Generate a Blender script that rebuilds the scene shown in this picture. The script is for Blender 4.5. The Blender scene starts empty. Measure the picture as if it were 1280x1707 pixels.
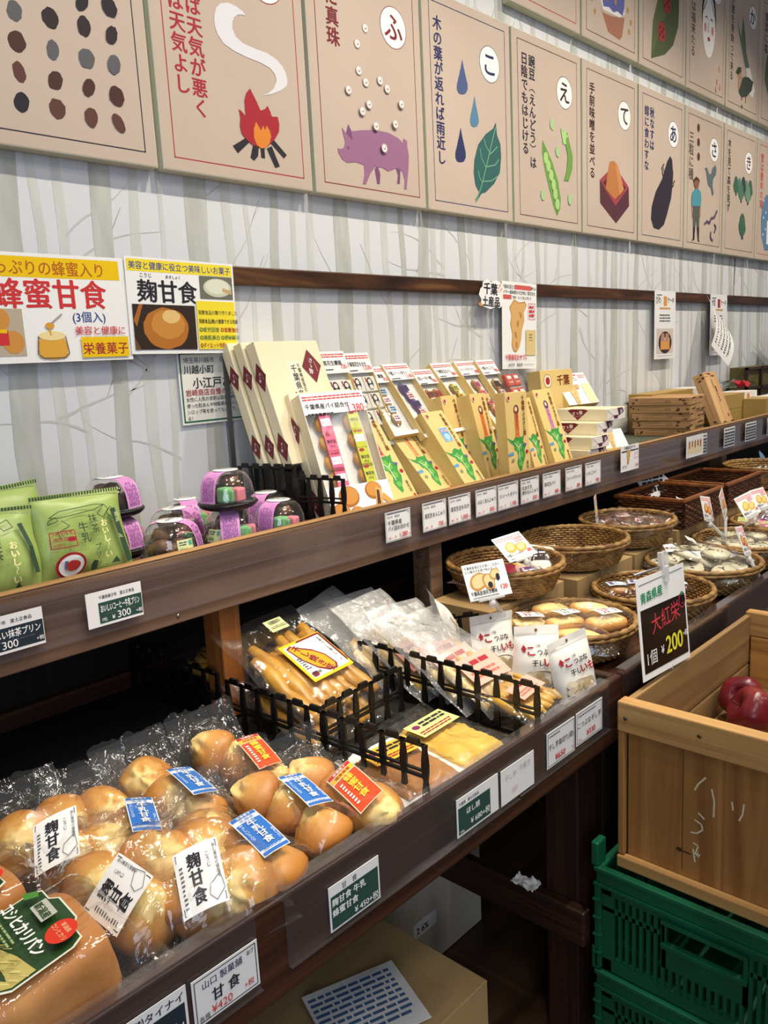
import bpy, bmesh, math, random
from mathutils import Vector, Matrix, noise

S = bpy.context.scene
COL = S.collection
PI = math.pi
rnd = random.Random(7)

# ------------------------------------------------------------------ camera
# wall face is y = 0, the shop is y < 0, floor z = 0, metres
FPX = 1358.4756
def cam_axes(yaw, pitch, roll):
    f = Vector((math.sin(yaw)*math.cos(pitch), math.cos(yaw)*math.cos(pitch), -math.sin(pitch)))
    r = Vector((math.cos(yaw), -math.sin(yaw), 0)); u = r.cross(f)
    return r*math.cos(roll)+u*math.sin(roll), -r*math.sin(roll)+u*math.cos(roll), f
CR, CU, CF = cam_axes(0.811085, 0.183119, -0.051580)
EYE = Vector((0, -1.43, 1.3))
cd = bpy.data.cameras.new('camera'); cam = bpy.data.objects.new('camera', cd); COL.objects.link(cam)
cd.sensor_fit = 'HORIZONTAL'; cd.sensor_width = 36.0; cd.lens = 36.0*FPX/1280; cd.clip_start = .02
M = Matrix((CR, CU, -CF)).transposed().to_4x4(); M.translation = EYE
cam.matrix_world = M
S.camera = cam
def at(px, py, y=None, z=None):
    d = CF + CR*((px-640)/FPX) - CU*((py-853.5)/FPX)
    t = (y-EYE.y)/d.y if y is not None else (z-EYE.z)/d.z
    return EYE + d*t

# ------------------------------------------------------------------ world, lamps, exposure
S.view_settings.view_transform = 'Standard'; S.view_settings.look = 'None'
S.view_settings.exposure = 0.0; S.view_settings.gamma = 1.0; S.view_settings.use_curve_mapping = False
S.cycles.max_bounces = 7; S.cycles.transparent_max_bounces = 14; S.cycles.diffuse_bounces = 3
S.cycles.glossy_bounces = 3; S.cycles.transmission_bounces = 4; S.cycles.caustics_reflective = False; S.cycles.caustics_refractive = False
S.cycles.sample_clamp_indirect = 4.0
w = bpy.data.worlds.new('shop_ambient'); S.world = w; w.use_nodes = True
w.node_tree.nodes['Background'].inputs[0].default_value = (.80, .86, 1.0, 1); w.node_tree.nodes['Background'].inputs[1].default_value = .20
def lamp(name, kind, loc, aim, power, color=(1, 1, 1), **kw):
    l = bpy.data.lights.new(name, kind); l.energy = power; l.color = color
    for k, v in kw.items(): setattr(l, k, v)
    o = bpy.data.objects.new(name, l); COL.objects.link(o); o.location = loc
    d = Vector(aim)-Vector(loc); o.rotation_euler = d.to_track_quat('-Z', 'Y').to_euler()
    return o
WARM = (1.0, .90, .74)
for x, p in ((.15, 36), (1.05, 62), (1.75, 62), (2.55, 78), (3.5, 74), (4.6, 62)):
    lamp('ceiling_spotlight', 'SPOT', (x+.32, -.98, 2.98), (x, -.28, 1.0), p, WARM, spot_size=1.75, spot_blend=.9, shadow_soft_size=.025)
lamp('ceiling_spotlight', 'SPOT', (1.0, -1.25, 2.98), (.98, -.53, .78), 118, WARM, spot_size=.62, spot_blend=.8, shadow_soft_size=.03)
lamp('ceiling_spotlight', 'SPOT', (.25, -1.45, 2.98), (.45, -.66, .75), 46, WARM, spot_size=.62, spot_blend=.8, shadow_soft_size=.03)
lamp('ceiling_spotlight', 'SPOT', (2.1, -1.35, 2.98), (1.9, -.6, .8), 50, WARM, spot_size=.75, spot_blend=.8, shadow_soft_size=.03)
for x, y in ((-.4, -2.3), (.9, -2.9), (2.2, -2.3), (3.4, -2.9), (1.1, -1.75)):
    lamp('ceiling_fill_panel', 'AREA', (x, y, 3.02), (x, y+.15, 0), 8, (1, .95, .86), shape='RECTANGLE', size=.55, size_y=.30)  # unseen fill panels, added overhead for soft light and sharper glints on film
lamp('shop_window_daylight', 'AREA', (-1.9, -3.4, 1.7), (1.0, 0, 1.1), 42, (.68, .80, 1.0), shape='RECTANGLE', size=1.6, size_y=1.9)

# ------------------------------------------------------------------ materials
def lin(h):
    h = h.lstrip('#'); c = [int(h[i:i+2], 16)/255 for i in (0, 2, 4)]
    return tuple((x/12.92 if x <= .04045 else ((x+.055)/1.055)**2.4) for x in c)+(1,)
_m = {}
def newmat(name):
    m = bpy.data.materials.new(name); m.use_nodes = True
    nt = m.node_tree; b = nt.nodes['Principled BSDF']
    return m, nt, b
def P(hexc, rough=.55, spec=.4, metal=0, name=None):
    k = (hexc, rough, spec, metal)
    if k not in _m:
        m, nt, b = newmat(name or ('print_'+hexc.strip('#')))
        b.inputs['Base Color'].default_value = lin(hexc); b.inputs['Roughness'].default_value = rough
        b.inputs['Specular IOR Level'].default_value = spec; b.inputs['Metallic'].default_value = metal
        _m[k] = m
    return _m[k]
def N(nt, t, **kw):
    n = nt.nodes.new(t)
    for k, v in kw.items():
        if k in n.inputs: n.inputs[k].default_value = v
        else: setattr(n, k, v)
    return n
def ramp(nt, stops):
    r = nt.nodes.new('ShaderNodeValToRGB'); e = r.color_ramp.elements
    while len(e) > len(stops): e.remove(e[-1])
    while len(e) < len(stops): e.new(1)
    for el, (p, c) in zip(e, stops): el.position = p; el.color = lin(c) if isinstance(c, str) else c
    return r
def coords(nt, scale=(1, 1, 1), rot=(0, 0, 0), space='Object'):
    tc = nt.nodes.new('ShaderNodeTexCoord'); mp = nt.nodes.new('ShaderNodeMapping')
    mp.inputs['Scale'].default_value = scale; mp.inputs['Rotation'].default_value = rot
    nt.links.new(tc.outputs[space], mp.inputs[0]); return mp
def noisy(name, stops, scale=(8, 8, 8), nscale=1.0, detail=4, rough=.6, bump=0, spec=.35, space='Object', dist=.3, bdist=.002):
    if name in _m: return _m[name]
    m, nt, b = newmat(name); mp = coords(nt, scale, space=space)
    n = N(nt, 'ShaderNodeTexNoise', Scale=nscale, Detail=detail, Distortion=dist); nt.links.new(mp.outputs[0], n.inputs['Vector'])
    r = ramp(nt, stops); nt.links.new(n.outputs['Fac'], r.inputs[0]); nt.links.new(r.outputs[0], b.inputs['Base Color'])
    b.inputs['Roughness'].default_value = rough; b.inputs['Specular IOR Level'].default_value = spec
    if bump:
        bp = N(nt, 'ShaderNodeBump', Strength=bump, Distance=bdist); nt.links.new(n.outputs['Fac'], bp.inputs['Height']); nt.links.new(bp.outputs[0], b.inputs['Normal'])
    _m[name] = m; return m
def wood(name, dark, mid, light, axis='x', rough=.5, fine=60, bump=.25):
    sc = {'x': (1.2, fine, fine), 'y': (fine, 1.2, fine), 'z': (fine, fine, 1.2)}[axis]
    return noisy(name, ((.25, dark), (.5, mid), (.75, light)), sc, 1.0, 5, rough, bump, dist=1.2, bdist=.0008)
M_DARKWOOD = wood('dark_stained_wood', '#22130c', '#3c2318', '#54331f', 'x', .45)
M_DARKWOOD_Y = wood('dark_stained_wood_side', '#20120b', '#341e14', '#4a2c1a', 'y', .5)
M_DARKWOOD_Z = wood('dark_stained_wood_leg', '#1d100a', '#301b12', '#462a19', 'z', .5)
M_POST = wood('oiled_pine_post', '#6b3a1a', '#8c5327', '#a2662f', 'z', .45)
M_SHELFWOOD = wood('brown_shelf_wood', '#4d3727', '#6c5240', '#816855', 'x', .45)
M_EDGEWOOD = wood('pale_shelf_edge', '#7c5a38', '#a47d4f', '#b98f60', 'x', .5)
M_CRATE = wood('apple_crate_pine', '#7d4f26', '#9c6d38', '#ab7d45', 'z', .6, 26)
M_CRATE_X = wood('apple_crate_board', '#7a5a38', '#98784c', '#ab8b5e', 'x', .65, 22)
M_CRATE_Y = wood('apple_crate_batten', '#93683a', '#b58a52', '#c49c64', 'y', .6, 40)
M_FLOOR = wood('floor_planks', '#2d1d12', '#46301f', '#5a402a', 'x', .4, 14)
M_CARD = noisy('cardboard', ((.3, '#a98a5c'), (.7, '#bc9d6c')), (5, 5, 5), 1, 4, .8, .05)
M_CARD_PALE = noisy('pale_cardboard', ((.3, '#b9ac98'), (.7, '#cbbfab')), (5, 5, 5), 1, 4, .8, .05)
M_BLACK = P('#0e0d0d', .35, .5, name='black_plastic')
M_GREEN = noisy('green_crate_plastic', ((.3, '#0a4a30'), (.7, '#106242')), (6, 6, 6), 1, 3, .42, .05)
M_WICKER = noisy('wicker', ((.3, '#6a4a2a'), (.5, '#94703f'), (.72, '#b58f58')), (40, 40, 90), 1, 3, .45, .2)
M_WICKER_D = noisy('dark_wicker', ((.3, '#2f180c'), (.5, '#4e2a15'), (.72, '#6f4020')), (40, 40, 90), 1, 3, .45, .2)
M_PAPER = P('#f2f1ee', .5, .4, name='white_paper')
M_LAM = P('#f4f4f2', .16, .5, name='laminated_white_sheet')
M_KRAFT = noisy('cream_wrapping_paper', ((.3, '#e9dcb8'), (.7, '#f0e5c6')), (4, 4, 4), 1, 3, .38, .03)
M_YBOX = noisy('yellow_carton', ((.3, '#dfc078'), (.7, '#e6ca86')), (4, 4, 30), 1, 3, .4, .02)
M_INK = P('#1c1a1c', .5); M_RED = P('#c8202c', .5); M_NAVY = P('#20264f', .5); M_GREY = P('#8d8c8a', .6)
M_MAROON = P('#74242c', .45)
def film(name, haze=.06, tint=(1, 1, 1), rough=.06, bump=.35, bscale=26, gloss=1.0, base=.06):
    if name in _m: return _m[name]
    m = bpy.data.materials.new(name); m.use_nodes = True; nt = m.node_tree; nt.nodes.clear()
    out = N(nt, 'ShaderNodeOutputMaterial'); tr = N(nt, 'ShaderNodeBsdfTransparent'); tr.inputs[0].default_value = tint+(1,)
    gl = N(nt, 'ShaderNodeBsdfGlossy', Roughness=rough); gl.inputs[0].default_value = (gloss, gloss, gloss, 1)
    df = N(nt, 'ShaderNodeBsdfDiffuse'); df.inputs[0].default_value = (.9, .9, .88, 1)
    mp = coords(nt, (1, 1, 1)); n = N(nt, 'ShaderNodeTexNoise', Scale=bscale, Detail=3, Distortion=1.5); nt.links.new(mp.outputs[0], n.inputs['Vector'])
    bp = N(nt, 'ShaderNodeBump', Strength=bump, Distance=.012); nt.links.new(n.outputs['Fac'], bp.inputs['Height'])
    fr = N(nt, 'ShaderNodeLayerWeight', Blend=.5); nt.links.new(bp.outputs[0], fr.inputs['Normal']); nt.links.new(bp.outputs[0], gl.inputs['Normal'])
    pw = N(nt, 'ShaderNodeMath', operation='POWER'); pw.inputs[1].default_value = 4.5; nt.links.new(fr.outputs['Facing'], pw.inputs[0])
    ad = N(nt, 'ShaderNodeMath', operation='MULTIPLY_ADD', use_clamp=True); ad.inputs[1].default_value = .85; ad.inputs[2].default_value = base
    nt.links.new(pw.outputs[0], ad.inputs[0])
    m1 = N(nt, 'ShaderNodeMixShader', Fac=haze); nt.links.new(tr.outputs[0], m1.inputs[1]); nt.links.new(df.outputs[0], m1.inputs[2])
    m2 = N(nt, 'ShaderNodeMixShader'); nt.links.new(ad.outputs[0], m2.inputs[0]); nt.links.new(m1.outputs[0], m2.inputs[1]); nt.links.new(gl.outputs[0], m2.inputs[2])
    nt.links.new(m2.outputs[0], out.inputs[0]); _m[name] = m; return m
M_FILM = film('clear_crinkled_film', .012, bump=.35, bscale=22, rough=.05, base=.065)
M_FILM_W = film('milky_crinkled_film', .16, bump=.8, rough=.1)
M_DOME = film('clear_plastic_dome', .012, bump=.14, bscale=14, rough=.04, base=.09)
M_ACRYL = film('clear_acrylic_strip', .014, (.95, .94, .97), .12, .03, 3)
M_ICE = film('frosted_clear_plastic', .45, bump=.02)
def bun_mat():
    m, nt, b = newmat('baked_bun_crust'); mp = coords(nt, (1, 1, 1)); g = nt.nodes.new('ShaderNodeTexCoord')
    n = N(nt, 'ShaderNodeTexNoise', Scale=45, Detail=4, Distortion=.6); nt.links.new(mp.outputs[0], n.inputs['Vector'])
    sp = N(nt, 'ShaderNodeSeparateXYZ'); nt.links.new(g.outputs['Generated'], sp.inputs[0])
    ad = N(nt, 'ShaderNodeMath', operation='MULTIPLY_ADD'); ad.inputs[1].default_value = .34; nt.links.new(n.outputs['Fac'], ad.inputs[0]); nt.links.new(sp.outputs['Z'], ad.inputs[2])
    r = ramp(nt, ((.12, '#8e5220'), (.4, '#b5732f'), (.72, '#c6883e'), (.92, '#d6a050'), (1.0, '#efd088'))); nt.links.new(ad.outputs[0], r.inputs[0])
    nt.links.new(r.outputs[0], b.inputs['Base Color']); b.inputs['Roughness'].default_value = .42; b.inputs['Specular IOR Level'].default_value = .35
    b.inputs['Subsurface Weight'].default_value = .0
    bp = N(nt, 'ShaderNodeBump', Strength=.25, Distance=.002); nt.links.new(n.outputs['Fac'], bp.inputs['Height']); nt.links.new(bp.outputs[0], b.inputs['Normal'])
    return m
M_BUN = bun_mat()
M_LOAF = noisy('bread_loaf_crust', ((.25, '#b06c2e'), (.5, '#c48340'), (.75, '#d29a54')), (14, 14, 14), 1, 4, .5, .15)
M_POTATO = noisy('dried_potato', ((.25, '#a06c24'), (.5, '#c08c36'), (.75, '#d9ae58')), (30, 30, 30), 1, 4, .35, .3)
M_POTATO_Y = noisy('yellow_dried_potato', ((.25, '#cf9c34'), (.5, '#e0b54a'), (.75, '#ecc968')), (30, 30, 30), 1, 4, .3, .3)
M_APPLE = noisy('red_apple_skin', ((.25, '#4c0f1a'), (.5, '#741c28'), (.75, '#8f3a32')), (16, 16, 5), 1, 4, .25, .02, .5)
M_TEA = noisy('tea_green_bag_print', ((.3, '#98ae5c'), (.7, '#adc272')), (3, 3, 3), 1, 3, .35, .02)

# ------------------------------------------------------------------ mesh building
class MB:
    """collects geometry for ONE mesh object"""
    def __init__(s): s.v = []; s.f = []; s.fm = []; s.sm = []; s.mats = []
    def mi(s, m):
        if m not in s.mats: s.mats.append(m)
        return s.mats.index(m)
    def add(s, verts, faces, m, smooth=False, X=None):
        k = len(s.v); i = s.mi(m)
        for p in verts:
            p = Vector(p); s.v.append(X @ p if X is not None else p)
        for f in faces: s.f.append([a+k for a in f]); s.fm.append(i); s.sm.append(smooth)
    def box(s, a, b, m, X=None, bev=0):
        x0, y0, z0 = a; x1, y1, z1 = b
        if bev <= 0:
            s.add([(x0,y0,z0),(x1,y0,z0),(x1,y1,z0),(x0,y1,z0),(x0,y0,z1),(x1,y0,z1),(x1,y1,z1),(x0,y1,z1)],
                  [(3,2,1,0),(4,5,6,7),(0,1,5,4),(1,2,6,5),(2,3,7,6),(3,0,4,7)], m, False, X)
            return
        bm = bmesh.new(); bmesh.ops.create_cube(bm, size=1)
        for q in bm.verts: q.co = Vector((x0+(x1-x0)*(q.co.x+.5), y0+(y1-y0)*(q.co.y+.5), z0+(z1-z0)*(q.co.z+.5)))
        bmesh.ops.bevel(bm, geom=bm.edges[:], offset=bev, segments=2, profile=.5, affect='EDGES')
        bm.verts.index_update()
        s.add([q.co for q in bm.verts], [[q.index for q in f.verts] for f in bm.faces], m, False, X); bm.free()
    def tube(s, pts, r, m, n=6, X=None, cap=True, smooth=True):
        pts = [Vector(p) for p in pts]; vs = []; fs = []
        t0 = (pts[1]-pts[0]).normalized(); ref = Vector((0, 0, 1)) if abs(t0.z) < .9 else Vector((1, 0, 0))
        for i, p in enumerate(pts):
            t = (pts[min(i+1, len(pts)-1)]-pts[max(i-1, 0)]).normalized()
            a = t.cross(ref); a = a.normalized() if a.length > 1e-6 else Vector((1, 0, 0)); b = t.cross(a)
            rr = r[i] if isinstance(r, (list, tuple)) else r
            for k in range(n):
                c = 2*PI*k/n; vs.append(p+a*(math.cos(c)*rr)+b*(math.sin(c)*rr))
        for i in range(len(pts)-1):
            for k in range(n): fs.append((i*n+k, i*n+(k+1) % n, (i+1)*n+(k+1) % n, (i+1)*n+k))
        if cap: fs.append(list(range(n))[::-1]); fs.append([(len(pts)-1)*n+k for k in range(n)])
        s.add(vs, fs, m, smooth, X)
    def lathe(s, prof, m, n=28, X=None, smooth=True, wob=None, sx=1, sy=1):
        vs = []; fs = []
        for j, (r, z) in enumerate(prof):
            for k in range(n):
                c = 2*PI*k/n; p = Vector((math.cos(c)*r*sx, math.sin(c)*r*sy, z))
                vs.append(wob(p) if wob else p)
        for j in range(len(prof)-1):
            for k in range(n): fs.append((j*n+k, j*n+(k+1) % n, (j+1)*n+(k+1) % n, (j+1)*n+k))
        if prof[0][0] > 1e-5: fs.append(list(range(n))[::-1])
        if prof[-1][0] > 1e-5: fs.append([(len(prof)-1)*n+k for k in range(n)])
        s.add(vs, fs, m, smooth, X)
    def grid(s, fn, nu, nv, m, smooth=True, X=None):
        vs = [fn(i/nu, j/nv) for j in range(nv+1) for i in range(nu+1)]
        fs = [(j*(nu+1)+i, j*(nu+1)+i+1, (j+1)*(nu+1)+i+1, (j+1)*(nu+1)+i) for j in range(nv) for i in range(nu)]
        s.add(vs, fs, m, smooth, X)
    def prism(s, pts, d0, d1, m, X=None):
        """polygon (u,v) extruded along local w from d0 to d1"""
        n = len(pts); vs = [(u, v, d0) for u, v in pts]+[(u, v, d1) for u, v in pts]
        fs = [list(range(n))[::-1], [n+i for i in range(n)]]+[(i, (i+1) % n, n+(i+1) % n, n+i) for i in range(n)]
        s.add(vs, fs, m, False, X)
    def build(s, name, parent=None, bevel=0):
        me = bpy.data.meshes.new(name); me.from_pydata([tuple(p) for p in s.v], [], s.f)
        for m in s.mats: me.materials.append(m)
        me.polygons.foreach_set('material_index', s.fm); me.polygons.foreach_set('use_smooth', s.sm); me.update()
        o = bpy.data.objects.new(name, me); COL.objects.link(o)
        if parent is not None: o.parent = parent
        if bevel:
            b = o.modifiers.new('edge', 'BEVEL'); b.width = bevel; b.segments = 2; b.limit_method = 'ANGLE'
        return o
def tag(o, label=None, cat=None, group=None, kind=None):
    for k, v in (('label', label), ('category', cat), ('group', group), ('kind', kind)):
        if v: o[k] = v
    return o
def thing(name, label, cat, loc=(0, 0, 0), rz=0, group=None, X=None):
    o = bpy.data.objects.new(name, None); COL.objects.link(o); o.empty_display_size = .03
    if X is not None: o.matrix_world = X
    else: o.location = loc; o.rotation_euler = (0, 0, rz)
    return tag(o, label, cat, group)
def dup(root, X, label=None, group=None):
    r = root.copy(); COL.objects.link(r); r.matrix_world = X
    if label: r['label'] = label
    if group: r['group'] = group
    for ch in list(root.children):
        c = ch.copy(); COL.objects.link(c); c.parent = r
        for g in list(ch.children):
            d = g.copy(); COL.objects.link(d); d.parent = c
    return r
def rad(a): return a*PI/180
def panelX(x, y, z, yaw=0, lean=0, roll=0):
    """local u right, v up, w out of the front face; leans back by lean degrees"""
    ya, le, ro = rad(yaw), rad(lean), rad(roll)
    u = Vector((math.cos(ya), math.sin(ya), 0)); n0 = Vector((math.sin(ya), -math.cos(ya), 0)); zz = Vector((0, 0, 1))
    v = zz*math.cos(le)-n0*math.sin(le); n = n0*math.cos(le)+zz*math.sin(le)
    u2 = u*math.cos(ro)+v*math.sin(ro); v2 = -u*math.sin(ro)+v*math.cos(ro)
    m = Matrix((u2, v2, n)).transposed().to_4x4(); m.translation = Vector((x, y, z)); return m
def flatX(x, y, z, rz=0, tilt=0, roll=0):
    """local x,y lie on a support, z up; tilt raises the far (+y) end"""
    return Matrix.Translation((x, y, z)) @ Matrix.Rotation(rad(rz), 4, 'Z') @ Matrix.Rotation(rad(tilt), 4, 'X') @ Matrix.Rotation(rad(roll), 4, 'Y')

# ------------------------------------------------------------------ lettering and flat print
_g = {}
def glyphs(s, bold=0, res=3):
    k = (s, bold, res)
    if k not in _g:
        cu = bpy.data.curves.new('lettering', 'FONT'); cu.body = s; cu.resolution_u = res; cu.offset = bold
        o = bpy.data.objects.new('lettering', cu); COL.objects.link(o); bpy.context.view_layer.update()
        me = o.evaluated_get(bpy.context.evaluated_depsgraph_get()).to_mesh()
        vs = [(v.co.x, v.co.y) for v in me.vertices]; fs = [list(p.vertices) for p in me.polygons]
        bpy.data.objects.remove(o); bpy.data.curves.remove(cu)
        xs = [v[0] for v in vs] or [0]
        _g[k] = (vs, fs, min(xs), max(xs))
    return _g[k]
class Face:
    """prints flat shapes on a surface; fn(u, v, lift) gives the point"""
    def __init__(s, mb, fn=None, lift=.0003, step=.00022):
        s.mb = mb; s.fn = fn or (lambda u, v, l: Vector((u, v, l))); s.l = lift; s.step = step
    def _next(s): s.l += s.step; return s.l
    def poly(s, pts, m, l=None):
        l = l or s._next(); s.mb.add([s.fn(u, v, l) for u, v in pts], [list(range(len(pts)))], m)
    def rect(s, u0, v0, u1, v1, m, sub=1):
        l = s._next(); s.mb.grid(lambda a, b: s.fn(u0+(u1-u0)*a, v0+(v1-v0)*b, l), sub, sub, m, False)
    def disc(s, u, v, ru, rv, m, n=20): s.poly([(u+ru*math.cos(2*PI*k/n), v+rv*math.sin(2*PI*k/n)) for k in range(n)], m)
    def line(s, pts, w, m):
        l = s._next()
        for (a, b), (c, d) in zip(pts, pts[1:]):
            L = math.hypot(c-a, d-b) or 1; x, y = -(d-b)/L*w/2, (c-a)/L*w/2
            s.poly([(a-x, b-y), (c-x, d-y), (c+x, d+y), (a+x, b+y)], m, l)
    def frame(s, u0, v0, u1, v1, w, m):
        l = s._next()
        for a, b, c, d in ((u0, v0, u1, v0+w), (u0, v1-w, u1, v1), (u0, v0, u0+w, v1), (u1-w, v0, u1, v1)):
            s.poly([(a, b), (c, b), (c, d), (a, d)], m, l)
    def text(s, t, u, v, size, m, bold=0, al='l', vert=False, sx=1.0, rot=0, res=3, maxw=None):
        l = s._next(); c, sn = math.cos(rad(rot)), math.sin(rad(rot))
        extra = bold*.75; bold = 0
        sh = ((0, 0),) if extra <= 0 else ((-extra, 0), (extra, 0), (0, -extra*.6), (0, extra*.6))
        def put(ch, ou, ov, cx):
            vs, fs, a, b = glyphs(ch, bold, res)
            if not fs: return
            for i, (ea, eb) in enumerate(sh):
                o = []
                for x, y in vs:
                    x = (x-cx+ea)*size*sx+ou; y = (y+eb)*size+ov
                    o.append(s.fn(u+x*c-y*sn, v+x*sn+y*c, l+i*.000008))
                s.mb.add(o, fs, m)
        if vert:
            for i, ch in enumerate(t):
                if ch in ' \u3000': continue
                if ch in 'ー（）〜':
                    vs, fs, a, b = glyphs(ch, bold, res); o = []
                    for x, y in vs:
                        X_, Y_ = (y-.38)*size*sx, -(x-.5)*size-(i+.5)*size
                        o.append(s.fn(u+X_*c-Y_*sn, v+X_*sn+Y_*c, l))
                    s.mb.add(o, fs, m)
                else: put(ch, 0, -(i+1)*size+.1*size, .5)
        else:
            vs, fs, a, b = glyphs(t, bold, res)
            if maxw and (b-a)*size*sx > maxw: sx = maxw/((b-a)*size)
            put(t, 0, 0, {'l': a, 'c': (a+b)/2, 'r': b}[al])
    def bars(s, u0, v0, u1, v1, rows, m, fill=.5, seed=1):
        r = random.Random(seed); h = (v1-v0)/rows
        l = s._next()
        for i in range(rows):
            y = v1-(i+.5)*h; x = u0
            while x < u1-h*.5:
                wd = min(u1-x, h*r.uniform(.5, 2.2)); s.poly([(x, y-h*fill/2), (x+wd, y-h*fill/2), (x+wd, y+h*fill/2), (x, y+h*fill/2)], m, l); x += wd+h*.28
def sheet(mb, w, h, m, t=.0006, X=None): mb.box((-w/2, 0, -t), (w/2, h, 0), m, X)

# ------------------------------------------------------------------ the room
M_WALL = P('#d7d9dd', .75, .2, name='wallpaper_ground')
M_TR1 = noisy('birch_trunk_grey', ((.3, '#aeb0aa'), (.7, '#c4c6c1')), (30, 30, 6), 1, 5, .75)
M_TR2 = noisy('birch_trunk_pale', ((.3, '#c3c5c1'), (.7, '#d0d2cf')), (30, 30, 6), 1, 5, .75)
M_BR = P('#c3c2bd', .75, .2)
def wall():
    mb = MB(); mb.box((-.6, 0, 0), (6.6, .12, 3.3), M_WALL)
    r = random.Random(11); F = Face(mb, lambda u, v, l: Vector((u, -l, v)), .0004, .00000)
    base = [(.629,.042,1),(.672,.02,0),(.726,.016,0),(.804,.036,1),(.865,.022,0),(.917,.012,0),(1.009,.047,1),(1.08,.024,0),(1.126,.014,0),(1.2,.026,1),(1.263,.014,0),(1.313,.018,0),(1.414,.043,1),(1.499,.015,0),(1.56,.022,0),(1.619,.022,1)]
    trunks = []
    for k in range(-1, 5):
        for x, wd, d in base:
            x2 = x+k*1.06+(0 if k == 0 else r.uniform(-.02, .02))
            if -.5 < x2 < 6.5: trunks.append((x2, wd, d))
    for x, wd, d in trunks:
        ph, tl = r.uniform(0, 9), r.uniform(-.02, .03); n = 26; L = []; R = []
        for i in range(n+1):
            z = .9+i*(2.4/n); c = x+tl*(z-1.6)+.006*math.sin(z*5+ph)+.003*math.sin(z*17+ph*2)
            hw = wd*(.5+.09*math.sin(z*7+ph)-.05*(z-1.6)); L.append((c-hw, z)); R.append((c+hw, z))
        m = M_TR1 if d else M_TR2; l = .0006 if d else .0004
        for i in range(n): F.poly([L[i], R[i], R[i+1], L[i+1]], m, l)
        for b in range(3):
            z = r.uniform(1.05, 2.5); sgn = r.choice((-1, 1)); q = [(x, z)]; ang = r.uniform(.35, 1.0)
            for i in range(9):
                a = q[-1]; ang += r.uniform(-.22, .22); q.append((a[0]+sgn*.026*math.cos(ang), a[1]+.026*math.sin(ang)))
            w0 = r.uniform(.004, .008)
            for i in range(9):
                (a, c), (e, g) = q[i], q[i+1]; h0 = w0*(1-i/9.5)/2; h1 = w0*(1-(i+1)/9.5)/2
                F.poly([(a, c-h0), (e, g-h1), (e, g+h1), (a, c+h0)], M_BR, .0005+.00001*b)
            if r.random() < .7:
                a = q[4]; F.poly([(a[0], a[1]-.001), (a[0]+sgn*.03, a[1]+.06), (a[0]+sgn*.032, a[1]+.06), (a[0], a[1]+.002)], M_BR, .00055)
    return tag(mb.build('wall_back'), kind='structure')
wall()
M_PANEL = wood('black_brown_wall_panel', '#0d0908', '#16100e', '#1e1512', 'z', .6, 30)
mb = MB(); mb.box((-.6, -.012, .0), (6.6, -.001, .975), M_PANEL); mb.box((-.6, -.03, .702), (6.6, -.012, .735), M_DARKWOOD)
tag(mb.build('trim_1'), kind='structure')
mb = MB(); mb.box((-2.2, -4.2, -.06), (6.6, .12, 0), M_FLOOR)
tag(mb.build('floor'), kind='structure')
mb = MB(); mb.box((-2.2, -4.2, 3.3), (6.6, .12, 3.36), P('#d8d4cc', .8, .2, name='ceiling_white'))
tag(mb.build('ceiling'), kind='structure')
M_RAIL = noisy('charred_rail_wood', ((.3, '#170d08'), (.45, '#3a2213'), (.6, '#50311a'), (.8, '#7a5735')), (2.4, 30, 22), 1, 5, .45, .2, dist=1.6)
mb = MB(); mb.box((-.5, -.022, 1.471), (6.5, -.0012, 1.508), M_RAIL, bev=.003)
tag(mb.build('trim_2'), kind='structure')

# ------------------------------------------------------------------ upper shelf
SH = .99
def upper_shelf():
    t = thing('wall_shelf', 'long brown wooden wall shelf with clear price rail carrying the boxed sweets', 'shelf', (0, 0, 0))
    mb = MB(); mb.box((-.5, -.318, .945), (4.9, -.014, SH-.002), M_SHELFWOOD); mb.build('shelf_board', t)
    mb = MB(); mb.box((-.5, -.334, .908), (4.9, -.3185, 1.0165), M_SHELFWOOD, bev=.002); mb.build('front_fascia', t)
    mb = MB(); mb.box((-.5, -.3345, 1.0167), (4.9, -.318, 1.0205), M_EDGEWOOD, bev=.0015); mb.build('edge_strip', t)
    mb = MB()
    mb.box((-.5, -.3375, .931), (4.9, -.336, 1.009), M_ACRYL); mb.box((-.5, -.345, .931), (4.9, -.3375, .9335), M_ACRYL); mb.box((-.5, -.341, .974), (4.9, -.3376, .9755), M_ACRYL)
    mb.build('price_rail', t)
    for x in (.782, 1.335, 2.985, 4.4):
        mb = MB(); mb.box((x-.021, -.312, .705), (x+.021, -.262, .9445), M_POST if x < 1 else M_SHELFWOOD, bev=.002); mb.build('post', t)
    mb = MB()
    for x in (.67, 1.63, 2.5): mb.lathe([(0, .0012), (.0028, .0012), (.0028, 0)], P('#b8b6b0', .3, .5, 1), 10, Matrix.Translation((x, -.3341, .921)) @ Matrix.Rotation(PI/2, 4, 'X'))
    mb.build('screw', t)
upper_shelf()
mb = MB(); mb.box((2.42, -.317, SH-.0018), (4.85, -.016, SH), noisy('grey_green_mat', ((.3, '#4b5146'), (.7, '#5c6256')), (20, 20, 20), 1, 3, .6, .1))
tag(mb.build('shelf_liner'), 'thin grey-green liner mat on the bare part of the upper shelf', 'mat')

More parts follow.
